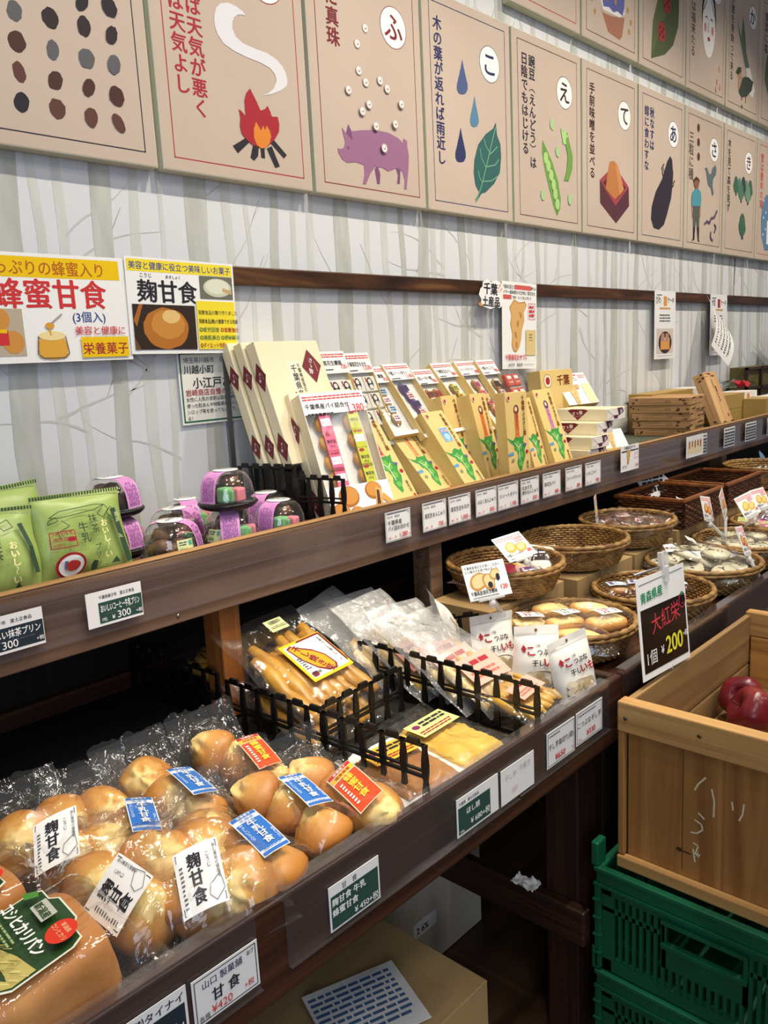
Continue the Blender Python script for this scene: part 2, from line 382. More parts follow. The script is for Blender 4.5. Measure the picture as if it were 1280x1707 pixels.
# ------------------------------------------------------------------ lower tables
TB = .70
def low_table(name, label, x0, x1, legs, stretch):
    t = thing(name, label, 'table', (0, 0, 0))
    mb = MB(); mb.box((x0, -.772, .662), (x1, -.034, TB-.003), M_DARKWOOD); mb.build('table_top', t)
    mb = MB(); mb.box((x0, -.789, .618), (x1, -.7725, .7355), M_DARKWOOD, bev=.003); mb.build('front_fascia', t)
    mb = MB(); mb.box((x1-.018, -.772, .62), (x1, -.034, .735), M_DARKWOOD_Y, bev=.003); mb.build('end_board', t)
    for x, y in legs:
        mb = MB(); mb.box((x-.034, y-.034, .001), (x+.034, y+.034, .6615), M_DARKWOOD_Z, bev=.003); mb.build('leg', t)
    for x in stretch:
        mb = MB(); mb.box((x-.024, -.765, .235), (x, -.12, .305), M_DARKWOOD_Y, bev=.004); mb.build('stretcher', t)
    return t
T1 = low_table('display_table', 'dark-stained wooden display table holding the bagged buns and bread', -.45, 1.262, ((1.316-.09, -.705), (1.226, -.16), (-.3, -.7), (-.3, -.16)), (1.19,))
mb = MB(); mb.add([(.86, -.40, .16), (.90, -.40, .16), (1.19, -.62, .30), (1.19, -.62, .34)], [(0, 1, 2, 3)], M_DARKWOOD_Y); 
mb = MB(); mb.tube([(.80, -.25, .40), (1.17, -.30, .28)], .02, M_DARKWOOD_Y, 4); mb.build('brace', T1)
T2 = low_table('basket_table', 'dark wooden table carrying the wicker baskets of cakes', 1.268, 4.9, ((1.33, -.70), (1.33, -.16), (3.2, -.7), (4.7, -.7)), ())
def strip(t, x0, x1, z0=.648, z1=.742):
    mb = MB(); mb.box((x0, -.7915, z0), (x1, -.7902, z1), M_ACRYL); mb.box((x0, -.7915, z1), (x1, -.7725, z1+.0012), M_ACRYL); mb.box((x0, -.797, z0-.001), (x1, -.7915, z0), M_ACRYL)
    mb.build('price_rail', t)
strip(T1, .10, .4445, .652); strip(T1, .484, .93, .652); strip(T1, .9305, 1.21, .655); strip(T2, 1.27, 2.6, .66); strip(T2, 2.605, 4.4, .66)
mb = MB()
def mesh_mat(a, b):
    x = -.44+1.14*a; y = -.77+.735*b; return Vector((x, y, TB+.0005))
mm, nt, bs = newmat('black_mesh_mat'); mp = coords(nt, (1, 1, 1))
wv = N(nt, 'ShaderNodeTexWave', Scale=70); wv2 = N(nt, 'ShaderNodeTexWave', Scale=70); wv2.bands_direction = 'Y'
nt.links.new(mp.outputs[0], wv.inputs['Vector']); nt.links.new(mp.outputs[0], wv2.inputs['Vector'])
mx = N(nt, 'ShaderNodeMath', operation='MULTIPLY'); nt.links.new(wv.outputs['Fac'], mx.inputs[0]); nt.links.new(wv2.outputs['Fac'], mx.inputs[1])
rr = ramp(nt, ((.1, '#080808'), (.7, '#2d2a27'))); nt.links.new(mx.outputs[0], rr.inputs[0]); nt.links.new(rr.outputs[0], bs.inputs['Base Color']); bs.inputs['Roughness'].default_value = .5
bp = N(nt, 'ShaderNodeBump', Strength=.6, Distance=.002); nt.links.new(mx.outputs[0], bp.inputs['Height']); nt.links.new(bp.outputs[0], bs.inputs['Normal'])
mb.box((-.44, -.771, TB-.0025), (1.24, -.036, TB), mm)
tag(mb.build('table_mat'), 'black woven mesh mat covering the bread table', 'mat')

# ------------------------------------------------------------------ proverb posters
M_POST_B = noisy('poster_beige', ((.3, '#beac9d'), (.7, '#c4b2a3')), (3, 3, 3), 1, 2, .7)
M_EDGE = P('#c9c7b2', .75, .2)
BX, PW, PITCH = .9466, .3287, .3898
C_ = lambda h: P(h, .65, .25)
def wp(px, py): p = at(px, py, y=-.0305); return (p.x, p.z)
def poster(k, row, label, ink, art, name='proverb_poster'):
    x0 = BX+k*PITCH; zb = 1.7 if row == 0 else 2.2885; zt = zb+.4775
    mb = MB(); mb.box((x0-.026, -.030, zb-.024), (x0+PW+.024, -.0012, zt+.024), M_EDGE, bev=.002)
    F = Face(mb, lambda u, v, l: Vector((u, -.030-l, v)), .0002, .0001)
    F.rect(x0-.0235, zb-.0215, x0+PW+.0215, zt+.0215, M_POST_B)
    F.frame(x0, zb, x0+PW, zt, .0022, ink)
    art(F, x0, zb, zt)
    tag(mb.build(name), label, 'poster', 'proverb posters on the wall')
def badge(F, x0, zt, ch, ink, u=.255, d=.10):
    F.disc(x0+u, zt-d, .0465, .0465, ink, 32); F.disc(x0+u, zt-d, .0448, .0448, C_('#efeeee'), 32)
    F.text(ch, x0+u, zt-d-.024, .066, ink, .03, 'c', res=5)
def lines(F, x0, zt, cols, ink, size=.0275, u=.034, d=.035, gap=.0295, b=.035):
    for i, s in enumerate(reversed(cols)): F.text(s, x0+u+i*gap, zt-d, size, ink, b, vert=True, res=4)
def blob(F, u, v, ru, rv, m, seed, rot=0, wob=.12, n=18):
    r = random.Random(seed); c, s = math.cos(rot), math.sin(rot); o = []
    for i in range(n):
        a = 2*PI*i/n; q = 1+r.uniform(-wob, wob)*.6; x, y = ru*math.cos(a)*q, rv*math.sin(a)*q; o.append((u+x*c-y*s, v+x*s+y*c))
    F.poly(o, m)
def zpts(ox, oy, sc, pts): return [wp(ox+a/sc, oy+b/sc) for a, b in pts]
K_BLK, K_RED, K_MAR, K_NAV, K_BRN = C_('#2a2930'), C_('#a52632'), C_('#7a2430'), C_('#262a5c'), C_('#3a2428')
def art_seeds(F, x0, zb, zt):
    cs = [C_('#2f2529'), C_('#5d3b34'), C_('#5b5c60'), C_('#28232c'), C_('#4a2c28')]; i = 0
    for cx, ys in ((55, (45, 170, 295, 420)), (200, (75, 205, 330, 447)), (335, (10, 108, 240, 360, 482)), (445, (30, 145, 265, 395, 505))):
        for y in ys:
            p = wp((cx+8*(y/100.))/2.4615, y/2.4615); i += 1
            blob(F, p[0], p[1], .0105+.002*(i % 3), .0165, cs[(i*7) % 5], i, rnd.uniform(-.6, .6))
poster(-1, 0, 'poster of scattered dark seed shapes, leftmost of the lower row', K_BLK, art_seeds)
def art_fire(F, x0, zb, zt):
    lines(F, x0, zt, ['夕焼ければ天気が悪く', '朝焼ければ天気よし'], K_RED, .0365, .033, .03, .0385, .035)
    F.disc(x0+.255, zt-.1, .0465, .0465, K_RED, 32); F.disc(x0+.255, zt-.1, .0448, .0448, C_('#efeeee'), 32); F.text('ゆ', x0+.255, zt-.124, .066, K_RED, .03, 'c', res=5)
    Z = lambda pts: zpts(220, 0, 4, pts)
    F.poly(Z([(760,105),(735,75),(690,40),(640,18),(590,22),(560,50),(546,110),(550,170),(570,230),(610,290),(680,340),(760,380),(850,415),(920,455),(955,500),(962,540),(945,590),(910,620),(870,638),(930,628),(990,605),(1030,575),(1036,540),(1025,490),(1000,440),(960,395),(900,355),(820,325),(740,290),(690,245),(668,190),(668,145),(680,115),(705,98),(735,98)]), C_('#dcdbe0'))
    for q in ([(672,972),(760,918),(790,940),(706,1022)], [(806,965),(845,965),(840,1040),(815,1072),(790,1050)], [(855,985),(882,990),(886,1056),(862,1050)], [(898,990),(930,975),(984,1110),(955,1118)], [(925,955),(945,935),(1030,1035),(1012,1055)]): F.poly(Z(q), K_BLK)
    F.poly(Z([(785,590),(760,620),(748,670),(752,720),(758,775),(735,750),(710,725),(722,780),(718,840),(730,890),(760,930),(800,965),(850,985),(905,975),(950,930),(978,880),(980,830),(970,780),(930,778),(920,745),(902,705),(885,728),(855,738),(830,680)]), K_RED)
    F.poly(Z([(825,812),(810,860),(812,920),(830,965),(860,990),(890,988),(915,955),(926,910),(915,870),(895,838),(885,870),(872,838),(858,872)]), C_('#d98431'))
poster(0, 0, 'poster of a bonfire with white smoke and red lettering', K_RED, art_fire)
def art_pig(F, x0, zb, zt):
    badge(F, x0, zt, 'ふ', K_MAR); F.text('豚に真珠', x0+.052, zt-.02, .041, K_MAR, .035, vert=True, res=4)
    Z = lambda pts: zpts(500, 0, 3.2, pts); c = C_('#98698c'); c2 = C_('#774c70')
    F.poly(Z([(398,900),(415,888),(428,930),(425,982),(412,982)]), c2); F.poly(Z([(510,895),(535,905),(532,980),(518,980),(522,935)]), c2)
    F.poly(Z([(200,790),(215,795),(232,790),(240,760),(222,680),(245,710),(255,662),(275,700),(330,695),(400,693),(470,708),(520,735),(552,765),(550,738),(570,752),(572,785),(580,830),(578,900),(568,1010),(556,1008),(558,960),(545,915),(520,895),(470,915),(440,895),(400,890),(375,925),(352,982),(334,982),(345,930),(340,880),(300,865),(250,868),(225,850),(205,815)]), c)
    F.poly(Z([(246,712),(258,664),(272,700),(280,750)]), c2); F.poly(Z([(250,780),(262,782),(262,798),(252,798)]), c2)
    for a, b in ((347,150),(304,233),(312,376),(349,440),(424,430),(462,475),(255,480),(364,558),(328,594),(535,558),(502,664),(399,675),(442,793)):
        p = wp(500+a/3.2, b/3.2); F.disc(p[0], p[1], .0105, .0105, C_('#c2aea0'), 16); F.disc(p[0], p[1], .008, .008, C_('#f2efee'), 16); F.disc(p[0], p[1]+.001, .0048, .0048, C_('#a98f86'), 12); F.disc(p[0]-.001, p[1]+.0026, .0034, .0034, C_('#f2efee'), 12)
poster(1, 0, 'poster of a mauve pig under falling white pearls', K_MAR, art_pig)
def drop(Z, x, y, w, h):
    o = [(0,-1),(.25,-.55),(.6,-.05),(.95,.45),(.95,.72),(.6,.95),(0,1),(-.6,.95),(-.95,.72),(-.95,.45),(-.6,-.05),(-.25,-.55)]
    return Z([(x+a*w, y+b*h) for a, b in o])
def art_leaf(F, x0, zb, zt):
    badge(F, x0, zt, 'こ', K_NAV); lines(F, x0, zt, ['木の葉が返れば雨近し'], K_NAV, .0355, .032, .03)
    Z = lambda pts: zpts(500, 0, 3.2, pts)
    F.poly(drop(Z, 865, 410, 30, 94), C_('#4a5a86')); F.poly(drop(Z, 930, 595, 24, 83), C_('#55809f')); F.poly(drop(Z, 856, 773, 29, 93), C_('#2b3460'))
    F.poly(Z([(1043,652),(1050,720),(1068,770),(1072,840),(1065,920),(1035,980),(990,1025),(968,1032),(938,1080),(935,1065),(955,1025),(935,985),(926,920),(930,850),(950,770),(990,715),(1030,685)]), C_('#33605e'))
    g = C_('#6aa584')
    F.line(Z([(1042,680),(1020,770),(995,880),(968,990),(938,1075)]), .0035, g)
    for q in ([(1005,825),(1025,812),(1052,782)], [(995,890),(1040,880),(1060,850)], [(975,968),(1020,965),(1055,940)], [(1008,810),(990,780),(980,740)], [(990,895),(965,840),(958,790)], [(970,975),(955,945),(948,910)]): F.line(Z(q), .0033, g)
poster(2, 0, 'poster of blue raindrops above a dark green leaf', K_NAV, art_leaf)
def art_pea(F, x0, zb, zt):
    badge(F, x0, zt, 'え', K_BRN); lines(F, x0, zt, ['豌豆（えんどう）は', '日陰でもはじける'], C_('#2c2438'), .0345, .035, .03, .039)
    Z = lambda pts: zpts(840, 0, 2.909, pts); g1, g2, g3 = C_('#6f9a4a'), C_('#a9cf83'), C_('#557a3c')
    F.poly(Z([(186,678),(205,720),(235,790),(262,880),(275,970),(272,1010),(258,1048),(240,1000),(215,900),(195,810),(184,740)]), g1)
    F.poly(Z([(190,700),(200,735),(226,812),(246,890),(262,975),(258,1040),(250,1000),(228,900),(205,800)]), g3)
    for a, b in ((203,765),(215,805),(228,850),(240,895),(248,940),(258,990)): p = wp(840+a/2.909, b/2.909); F.disc(p[0], p[1], .0125, .0165, g2, 16)
    F.poly(Z([(272,620),(290,640),(305,642),(318,700),(332,760),(330,820),(312,878),(290,876),(302,830),(308,760),(298,705),(284,690)]), g1)
    F.poly(Z([(272,615),(285,640),(302,630),(300,655),(312,660),(298,672),(300,700),(285,700),(280,665)]), g2)
    for a, b in ((232,603),(260,735),(188,945),(319,967)): p = wp(840+a/2.909, b/2.909); blob(F, p[0], p[1], .013, .0165, C_('#a8c593'), a)
poster(3, 0, 'poster of an open green pea pod and loose peas', K_BRN, art_pea)
def art_miso(F, x0, zb, zt):
    badge(F, x0, zt, 'て', K_BRN); lines(F, x0, zt, ['手前味噌を並べる'], K_BRN, .0365, .034, .035)
    Z = lambda pts: zpts(840, 0, 2.909, pts)
    F.poly(Z([(464,872),(535,805),(604,908),(606,1000),(543,1083),(466,985)]), C_('#57303a')); F.poly(Z([(464,872),(535,800),(604,908),(540,998)]), C_('#a0414a')); F.poly(Z([(480,885),(535,830),(590,912),(540,970)]), C_('#4c2a33'))
    F.poly(Z([(512,785),(530,780),(548,795),(565,850),(580,920),(538,968),(492,915),(500,850)]), C_('#b97743')); F.poly(Z([(535,782),(548,795),(565,850),(580,920),(560,945),(548,860)]), C_('#c98a55'))
poster(4, 0, 'poster of a lump of miso in a square maroon box', K_BRN, art_miso)
def art_egg(F, x0, zb, zt):
    badge(F, x0, zt, 'あ', K_NAV); lines(F, x0, zt, ['秋なすは', '嫁に食わすな'], K_NAV, .0365, .034, .035, .042)
    Z = lambda pts: zpts(840, 0, 2.909, pts); c = C_('#2f2a35')
    F.poly(Z([(805,757),(815,775),(817,810),(820,840),(818,880),(810,960),(790,1040),(775,1090),(750,1114),(725,1105),(712,1060),(716,1000),(735,930),(765,870),(780,820),(790,785)]), c)
    F.line(Z([(805,905),(820,905),(820,890),(828,875)]), .006, c); F.line(Z([(770,855),(765,815),(775,795)]), .006, c); F.line(Z([(778,850),(772,812)]), .004, c)
poster(5, 0, 'poster of a tall black eggplant', K_NAV, art_egg)
def art_three(F, x0, zb, zt):
    badge(F, x0, zt, 'さ', C_('#24322e')); lines(F, x0, zt, ['三粒に種'], C_('#5a524e'), .045, .03, .06)
    Z = lambda pts: zpts(1040, 130, 5.333, pts)
    for b in (443, 572, 700): p = wp(1040+662/5.333, 130+b/5.333); F.disc(p[0], p[1], .013, .0155, C_('#5d3a30'), 16); F.line([(p[0]-.004, p[1]-.01), (p[0]+.004, p[1]+.01)], .003, C_('#34201c'))
    F.poly(Z([(812,775),(820,810),(815,860),(790,900),(785,960),(795,1030),(783,1050),(770,980),(745,950),(738,900),(730,830),(716,805),(735,795),(755,850),(770,860),(785,800)]), C_('#5c6c74'))
    F.poly(Z([(598,1130),(602,1130),(612,1245),(604,1245)]), C_('#a9745c')); F.poly(Z([(670,1130),(680,1130),(676,1245),(666,1245)]), C_('#a9745c'))
    F.poly(Z([(612,1140),(668,1140),(666,1330),(662,1440),(670,1458),(655,1450),(645,1330),(640,1250),(630,1330),(622,1440),(600,1446),(612,1425),(612,1330)]), C_('#565a58'))
    F.poly(Z([(612,1330),(630,1330),(622,1440),(600,1446),(612,1425)]), K_BLK); F.poly(Z([(645,1330),(664,1330),(662,1440),(670,1458),(655,1450)]), K_BLK)
    F.poly(Z([(630,985),(655,985),(678,1010),(684,1060),(680,1140),(600,1140),(598,1070),(606,1015)]), C_('#4f93a4'))
    F.poly(Z([(618,900),(660,895),(668,930),(655,985),(632,985),(618,945)]), C_('#8a5a48')); F.poly(Z([(640,875),(668,905),(668,930),(650,905),(625,915),(618,935),(614,905)]), C_('#4b2e28'))
    F.line(Z([(712,1300),(735,1275),(760,1290),(770,1250),(800,1240),(825,1180)]), .010, C_('#5c4f68')); F.line(Z([(800,1300),(815,1330),(800,1375)]), .009, C_('#5c4f68')); F.line(Z([(768,1365),(765,1420),(785,1450)]), .009, C_('#5c4f68'))
poster(6, 0, 'poster of three seeds, a bird, a worm and a person standing in a teal shirt', K_BRN, art_three)
def tree(F, Z, x, y, w, h, m):
    F.poly(Z([(x-w*.12, y+h*.55), (x+w*.12, y+h*.55), (x+w*.2, y+h*1.25), (x-w*.25, y+h*1.25)]), C_('#3a3340'))
    F.poly(Z([(x+w*math.sin(a)*(.75 if math.cos(a) > 0 else 1), y-h*math.cos(a)) for a in [2*PI*i/16 for i in range(16)]]), m)
def art_trees(F, x0, zb, zt):
    badge(F, x0, zt, 'き', C_('#4a2030')); lines(F, x0, zt, ['木を見て森を見ず'], C_('#3a3630'), .037, .03, .03)
    Z = lambda pts: zpts(1040, 130, 5.333, pts)
    for x, y, c in ((1025, 965, '#5c8068'), (1085, 985, '#6d8a75'), (995, 950, '#3f6650'), (1060, 955, '#33424c'), (1040, 1010, '#4e7a63'), (1120, 985, '#436a55'), (1100, 1030, '#6f8f7d')): tree(F, Z, x, y, 24, 78, C_(c))
    tree(F, Z, 1049, 1305, 32, 102, C_('#3f6650'))
poster(7, 0, 'poster of a small green wood above one single tree', K_BRN, art_trees)
def art_snow(F, x0, zb, zt):
    lines(F, x0, zt, ['雪は豊年の瑞'], C_('#b8473f'), .04, .034, .035); badge(F, x0, zt, 'ゆ', K_RED)
    F.poly([(x0+a, zb+b) for a, b in ((.05,.08),(.04,.16),(.06,.24),(.10,.27),(.2,.27),(.27,.2),(.28,.1),(.22,.03),(.1,.02))], C_('#5d82a3')); F.poly([(x0+.12, zb+.05), (x0+.12, zb+.15), (x0+.17, zb+.19), (x0+.22, zb+.15), (x0+.22, zb+.05)], C_('#e8e8ea'))
    for i in range(7): F.disc(x0+.07+.03*(i % 3), zb+.09+.025*i, .006, .006, C_('#e8e8ea'), 10)
poster(8, 0, 'poster of a blue snow scene with red lettering, rightmost of the lower row', K_RED, art_snow)
poster(9, 0, 'blank beige poster past the blue snow poster', K_BRN, lambda F, a, b, c: None)
def art_red(F, x0, zb, zt): blob(F, x0+.2, zb+.12, .07, .05, C_('#a02f36'), 5); blob(F, x0+.19, zb+.15, .05, .05, C_('#a02f36'), 8)
poster(3, 1, 'poster showing only the bottom of a red shape, upper row', K_RED, art_red)
def art_rice(F, x0, zb, zt):
    Z = lambda pts: zpts(840, 0, 2.909, pts)
    F.poly(Z([(468,30),(480,60),(520,78),(585,88),(572,180),(560,195),(505,155)]), C_('#a4705a'))
    F.poly(Z([(455,-60),(470,0),(480,45),(500,55),(530,70),(560,85),(585,70),(582,-10),(600,-80)]), C_('#e6e2e0')); F.poly(Z([(460,-60),(478,5),(482,30),(510,35),(530,60),(550,55),(575,78),(583,40),(585,-70)]), C_('#5f63a2'))
    for a, b in ((440,55),(600,50),(615,110),(606,155),(425,-10),(495,-10),(540,10)): p = wp(840+a/2.909, b/2.909); F.disc(p[0], p[1], .007, .009, C_('#b58a52'), 12)
poster(4, 1, 'poster of a brown cup heaped with violet food and grains', K_BRN, art_rice)
def art_bug(F, x0, zb, zt):
    Z = lambda pts: zpts(840, 0, 2.909, pts)
    F.poly(Z([(713,283),(716,200),(722,100),(740,20),(760,-60),(850,-60),(848,60),(845,130),(820,220),(780,265)]), C_('#5e6a44')); F.poly(Z([(713,283),(760,140),(800,40),(830,-60),(850,-60),(848,60),(845,130),(820,220),(780,265)]), C_('#4f5c3c'))
    for a, b in ((765, 155), (790, 15)):
        p = wp(840+a/2.909, b/2.909); F.disc(p[0], p[1]+.026, .013, .010, K_BLK, 14); F.disc(p[0], p[1], .031, .033, C_('#a83a34'), 22)
        for c, d in ((-.015, .012), (.014, .012), (-.016, -.012), (.013, -.013), (0, 0)): F.disc(p[0]+c, p[1]+d, .005, .005, K_BLK, 10)
poster(5, 1, 'poster of red ladybirds on an olive leaf', K_BRN, art_bug)
def art_face(F, x0, zb, zt):
    lines(F, x0, zt, ['笑う門には福来たる'], C_('#5a4636'), .039, .03, .03); badge(F, x0, zt, 'わ', K_BRN)
    cx, cz = x0+.175, zb+.235; F.disc(cx, cz+.035, .069, .108, C_('#3b3430'), 26); F.disc(cx, cz, .062, .115, C_('#efece8'), 28); F.poly([(cx-.06, cz+.04), (cx, cz+.125), (cx, cz+.12), (cx-.045, cz+.05)], C_('#3b3430')); F.poly([(cx+.06, cz+.04), (cx, cz+.125), (cx, cz+.12), (cx+.045, cz+.05)], C_('#3b3430'))
    for s in (-1, 1):
        F.line([(cx+s*.012, cz+.022), (cx+s*.024, cz+.030), (cx+s*.038, cz+.022)], .004, K_BLK); F.disc(cx+s*.035, cz-.012, .011, .017, C_('#d98a80'), 14)
    F.line([(cx-.004, cz+.01), (cx-.007, cz-.02), (cx+.005, cz-.022)], .003, C_('#8d7a70')); F.disc(cx, cz-.048, .012, .008, C_('#b02f38'), 12)
    for a, b in ((.29, .1), (.27, .05), (.30, .035), (.26, .02), (.07, .4), (.1, .43)): F.disc(x0+a, zb+b, .008, .012, C_('#d2a08a'), 8)
poster(6, 1, 'poster of a smiling white face with red cheeks', K_BRN, art_face)
def art_duck(F, x0, zb, zt):
    lines(F, x0, zt, ['鴨が葱を背負って来る'], C_('#4a3c36'), .036, .03, .03); badge(F, x0, zt, 'か', C_('#3a2840'))
    Z = lambda pts: zpts(840, 0, 2.909, pts)
    F.poly(Z([(1170,310),(1190,320),(1215,440),(1205,475),(1190,460)]), C_('#e4dfd6')); F.poly(Z([(1130,100),(1150,180),(1160,80),(1170,180),(1175,260),(1190,330),(1170,330),(1155,250)]), C_('#5f6f60'))
    F.poly(Z([(1130,330),(1148,325),(1155,380),(1165,372),(1185,375),(1208,398),(1200,440),(1175,470),(1150,472),(1138,450),(1140,400)]), C_('#454a42')); F.poly(Z([(1134,345),(1150,342),(1155,380),(1145,420),(1136,440)]), C_('#b98f72')); F.line(Z([(1172,465),(1170,500)]), .006, C_('#7a4638')); F.line(Z([(1155,470),(1150,485)]), .006, C_('#7a4638')); F.disc(*wp(1243-7, 178), .008, .008, C_('#7a4638'))
    F.poly(Z([(1122,350),(1135,325),(1150,328),(1148,350),(1135,362)]), C_('#3f4a3a'))
poster(7, 1, 'poster of a duck carrying leeks on its back', K_BRN, art_duck)
def art_cab(F, x0, zb, zt):
    lines(F, x0, zt, ['青菜に塩'], C_('#4a3c36'), .042, .034, .035); blob(F, x0+.13, zb+.2, .10, .1, C_('#5f7250'), 3); blob(F, x0+.15, zb+.2, .06, .07, C_('#7e9068'), 4); F.line([(x0+.13, zb+.1), (x0+.14, zb+.03)], .01, C_('#4f5c3c')); badge(F, x0, zt, 'あ', K_NAV)
poster(8, 1, 'poster of a round green cabbage, last of the upper row', K_BRN, art_cab)

# ------------------------------------------------------------------ signs on the wall
Y_ = P('#f2c818', .2, .5); Y2 = P('#f6e03a', .2, .5); RD2 = P('#cf3a3a', .3)
def quadX(TL, TR, BL, y):
    """frame of a wall sheet from three corners of the sheet on the wall plane: u along the top, v up"""
    pass
def wsheet(name, label, x0, z0, w, h, y, body, base=M_LAM, tilt=0, rot=0, t=.0008, group=None):
    X = panelX(x0+w/2, y, z0, 0, -tilt, rot)
    mb = MB(); mb.box((-w/2, 0, -t), (w/2, h, 0), base)
    F = Face(mb, None, .0001, .00012); body(F, w, h)
    o = mb.build(name); o.matrix_world = X
    return tag(o, label, 'sign', group)
def b_honey(F, w, h):
    L = -w/2
    F.rect(L+.02, h-.040, w/2-.012, h-.006, Y_); F.text('たっぷりの蜂蜜入り', -.096, h-.034, .0265, C_('#b8641c'), .02, maxw=.216)
    F.text('蜂蜜甘食', -.078, .0955, .0525, RD2, .035, maxw=.2)
    F.text('(3個入)', .085, .069, .0205, C_('#2b3f8a'), .01, 'c')
    F.rect(L+.01, .012, -.035, .09, C_('#b9ab96'))
    for a, b in ((-.075, .072), (-.095, .038), (-.055, .035)): F.disc(a, b, .018, .019, C_('#cf8f44'))
    F.rect(-.085, .03, -.062, .055, RD2); F.rect(-.083, .05, -.064, .056, Y_)
    F.disc(.012, .026, .027, .022, C_('#e0a640')); F.rect(-.013, .008, .037, .03, C_('#e0a640')); F.disc(.012, .045, .024, .008, C_('#f0dba0')); F.line([(-.012, .044), (-.016, .014), (-.006, .007), (.03, .007), (.040, .014), (.036, .044)], .0018, C_('#6b5a3c'))
    F.disc(.010, .062, .008, .0055, C_('#d99c3a')); F.line([(.013, .066), (.034, .082)], .003, C_('#a9a6a0')); F.line([(.009, .058), (.010, .046)], .003, C_('#e0a640'))
    F.text('美容と健康に', w/2-.012, .047, .0165, RD2, .01, 'r'); F.rect(w/2-.10, .006, w/2-.008, .042, Y_); F.text('栄養菓子', w/2-.054, .013, .0225, K_RED, .02, 'c')
wsheet('honey_bun_sign', 'laminated sheet with big red lettering and a honey jar, left end of the rail', .49, 1.327, .328, .182, -.026, b_honey)
def b_koji(F, w, h):
    L = -w/2
    F.rect(L+.004, h-.026, w/2-.004, h-.004, Y2); F.text('美容と健康に役立つ美味しいお菓子', 0, h-.021, .0155, C_('#2b3f8a'), .02, 'c', maxw=w-.016)
    F.text('麹甘食', L+.022, h-.078, .0445, K_BLK, .035, maxw=.142); F.text('こうじ', L+.03, h-.036, .009, K_BLK, .01); F.text('あましょく', L+.085, h-.036, .007, K_BLK, .01)
    F.rect(w/2-.084, h-.071, w/2-.005, h-.027, C_('#6d7062')); F.disc(w/2-.042, h-.049, .034, .018, C_('#c9cbb4'), 24); F.disc(w/2-.042, h-.047, .029, .014, C_('#dfe0cc'), 24); F.line([(w/2-.03, h-.052), (w/2-.008, h-.058)], .007, C_('#c7a878'))
    F.rect(L+.008, .008, L+.145, .092, C_('#33261e')); blob(F, L+.078, .048, .050, .039, C_('#b5702c'), 3, 0, .05, 26); blob(F, L+.082, .055, .037, .027, C_('#c98a3e'), 5, 0, .06, 26); blob(F, L+.09, .07, .02, .013, C_('#e3c07c'), 8, 0, .1); F.poly([(L+.008, .062), (L+.022, .092), (L+.03, .092), (L+.014, .05)], C_('#a8662c')); F.poly([(L+.008, .03), (L+.02, .008), (L+.008, .008)], C_('#6b4a30'))
    F.rect(L+.149, .008, w/2-.004, h-.076, Y2)
    F.text('発酵食品の麹で作りました', L+.152, .076, .0098, K_BLK, .02, maxw=.095); F.text('発酵食品(麹)の健康できる効果', L+.152, .059, .0098, K_BLK, .02, maxw=.095)
    for i, (a, b, c) in enumerate((('◎疲労回復', '◎滋養強壮', .0425), ('◎美肌美白', '◎便秘解消', .027))): F.text(a, L+.152, c, .0102, C_('#3f7a4a'), .015, maxw=.047); F.text(b, L+.203, c, .0102, K_RED if not i else C_('#3f7a4a'), .015, maxw=.045)
    F.text('◎ダイエット効果', L+.152, .012, .0102, K_RED, .015, maxw=.06)
wsheet('koji_bun_sign', 'glossy laminated sheet with a round golden bun photo, beside the honey sign', .815, 1.334, .245, .178, -.0285, b_koji, rot=-1)
def b_kawa(F, w, h):
    L = -w/2; F.frame(L+.004, .004, w/2-.004, h-.004, .0035, C_('#2d6a52'))
    F.text('埼玉県川越市　岩崎商店', L+.014, h-.024, .0125, K_GRY, .01); F.text('川越小町', L+.013, h-.045, .0185, K_BLK, .02); F.text('小江戸あん', L+.032, h-.074, .024, K_BLK, .025)
    F.text('岩崎商店自慢の生菓子', L+.013, h-.0895, .0145, K_RED, .012)
    for i, s in enumerate(('女性に人気の求肥は国産原料を使い', '使った粒あんや特製黒蜜が入った菓子', 'シロップ等を使ってないので、安心', 'る！')): F.text(s, L+.013, h-.101-i*.0125, .0092, K_BLK, .008)
K_GRY = C_('#55555c')
wsheet('sweets_notice', 'white notice with a green border half hidden behind the tall wrapped boxes', .925, 1.192, .21, .148, -.006, b_kawa, base=P('#eeece2', .3))
def cookie(F, cx, cz, s, c1='#d9aa6c', c2='#b98446'):
    pts = [(-.25,1.0),(.1,.9),(.5,.95),(.62,.8),(.42,.5),(.45,.2),(.3,-.1),(.22,-.5),(.1,-.8),(-.1,-1),(-.3,-.95),(-.42,-.7),(-.36,-.3),(-.5,.1),(-.42,.4),(-.55,.7)]
    F.poly([(cx+a*s*1.05, cz+b*s*1.05) for a, b in pts], C_(c2)); F.poly([(cx+a*s, cz+b*s) for a, b in pts], C_(c1))
    for a, b, r in ((.2, .45, .5), (0, .1, -.3), (-.15, -.35, .4), (-.1, -.75, 0)): blob(F, cx+a*s, cz+b*s, .07*s, .15*s, C_(c2), int(a*99+50), r, .1, 10)
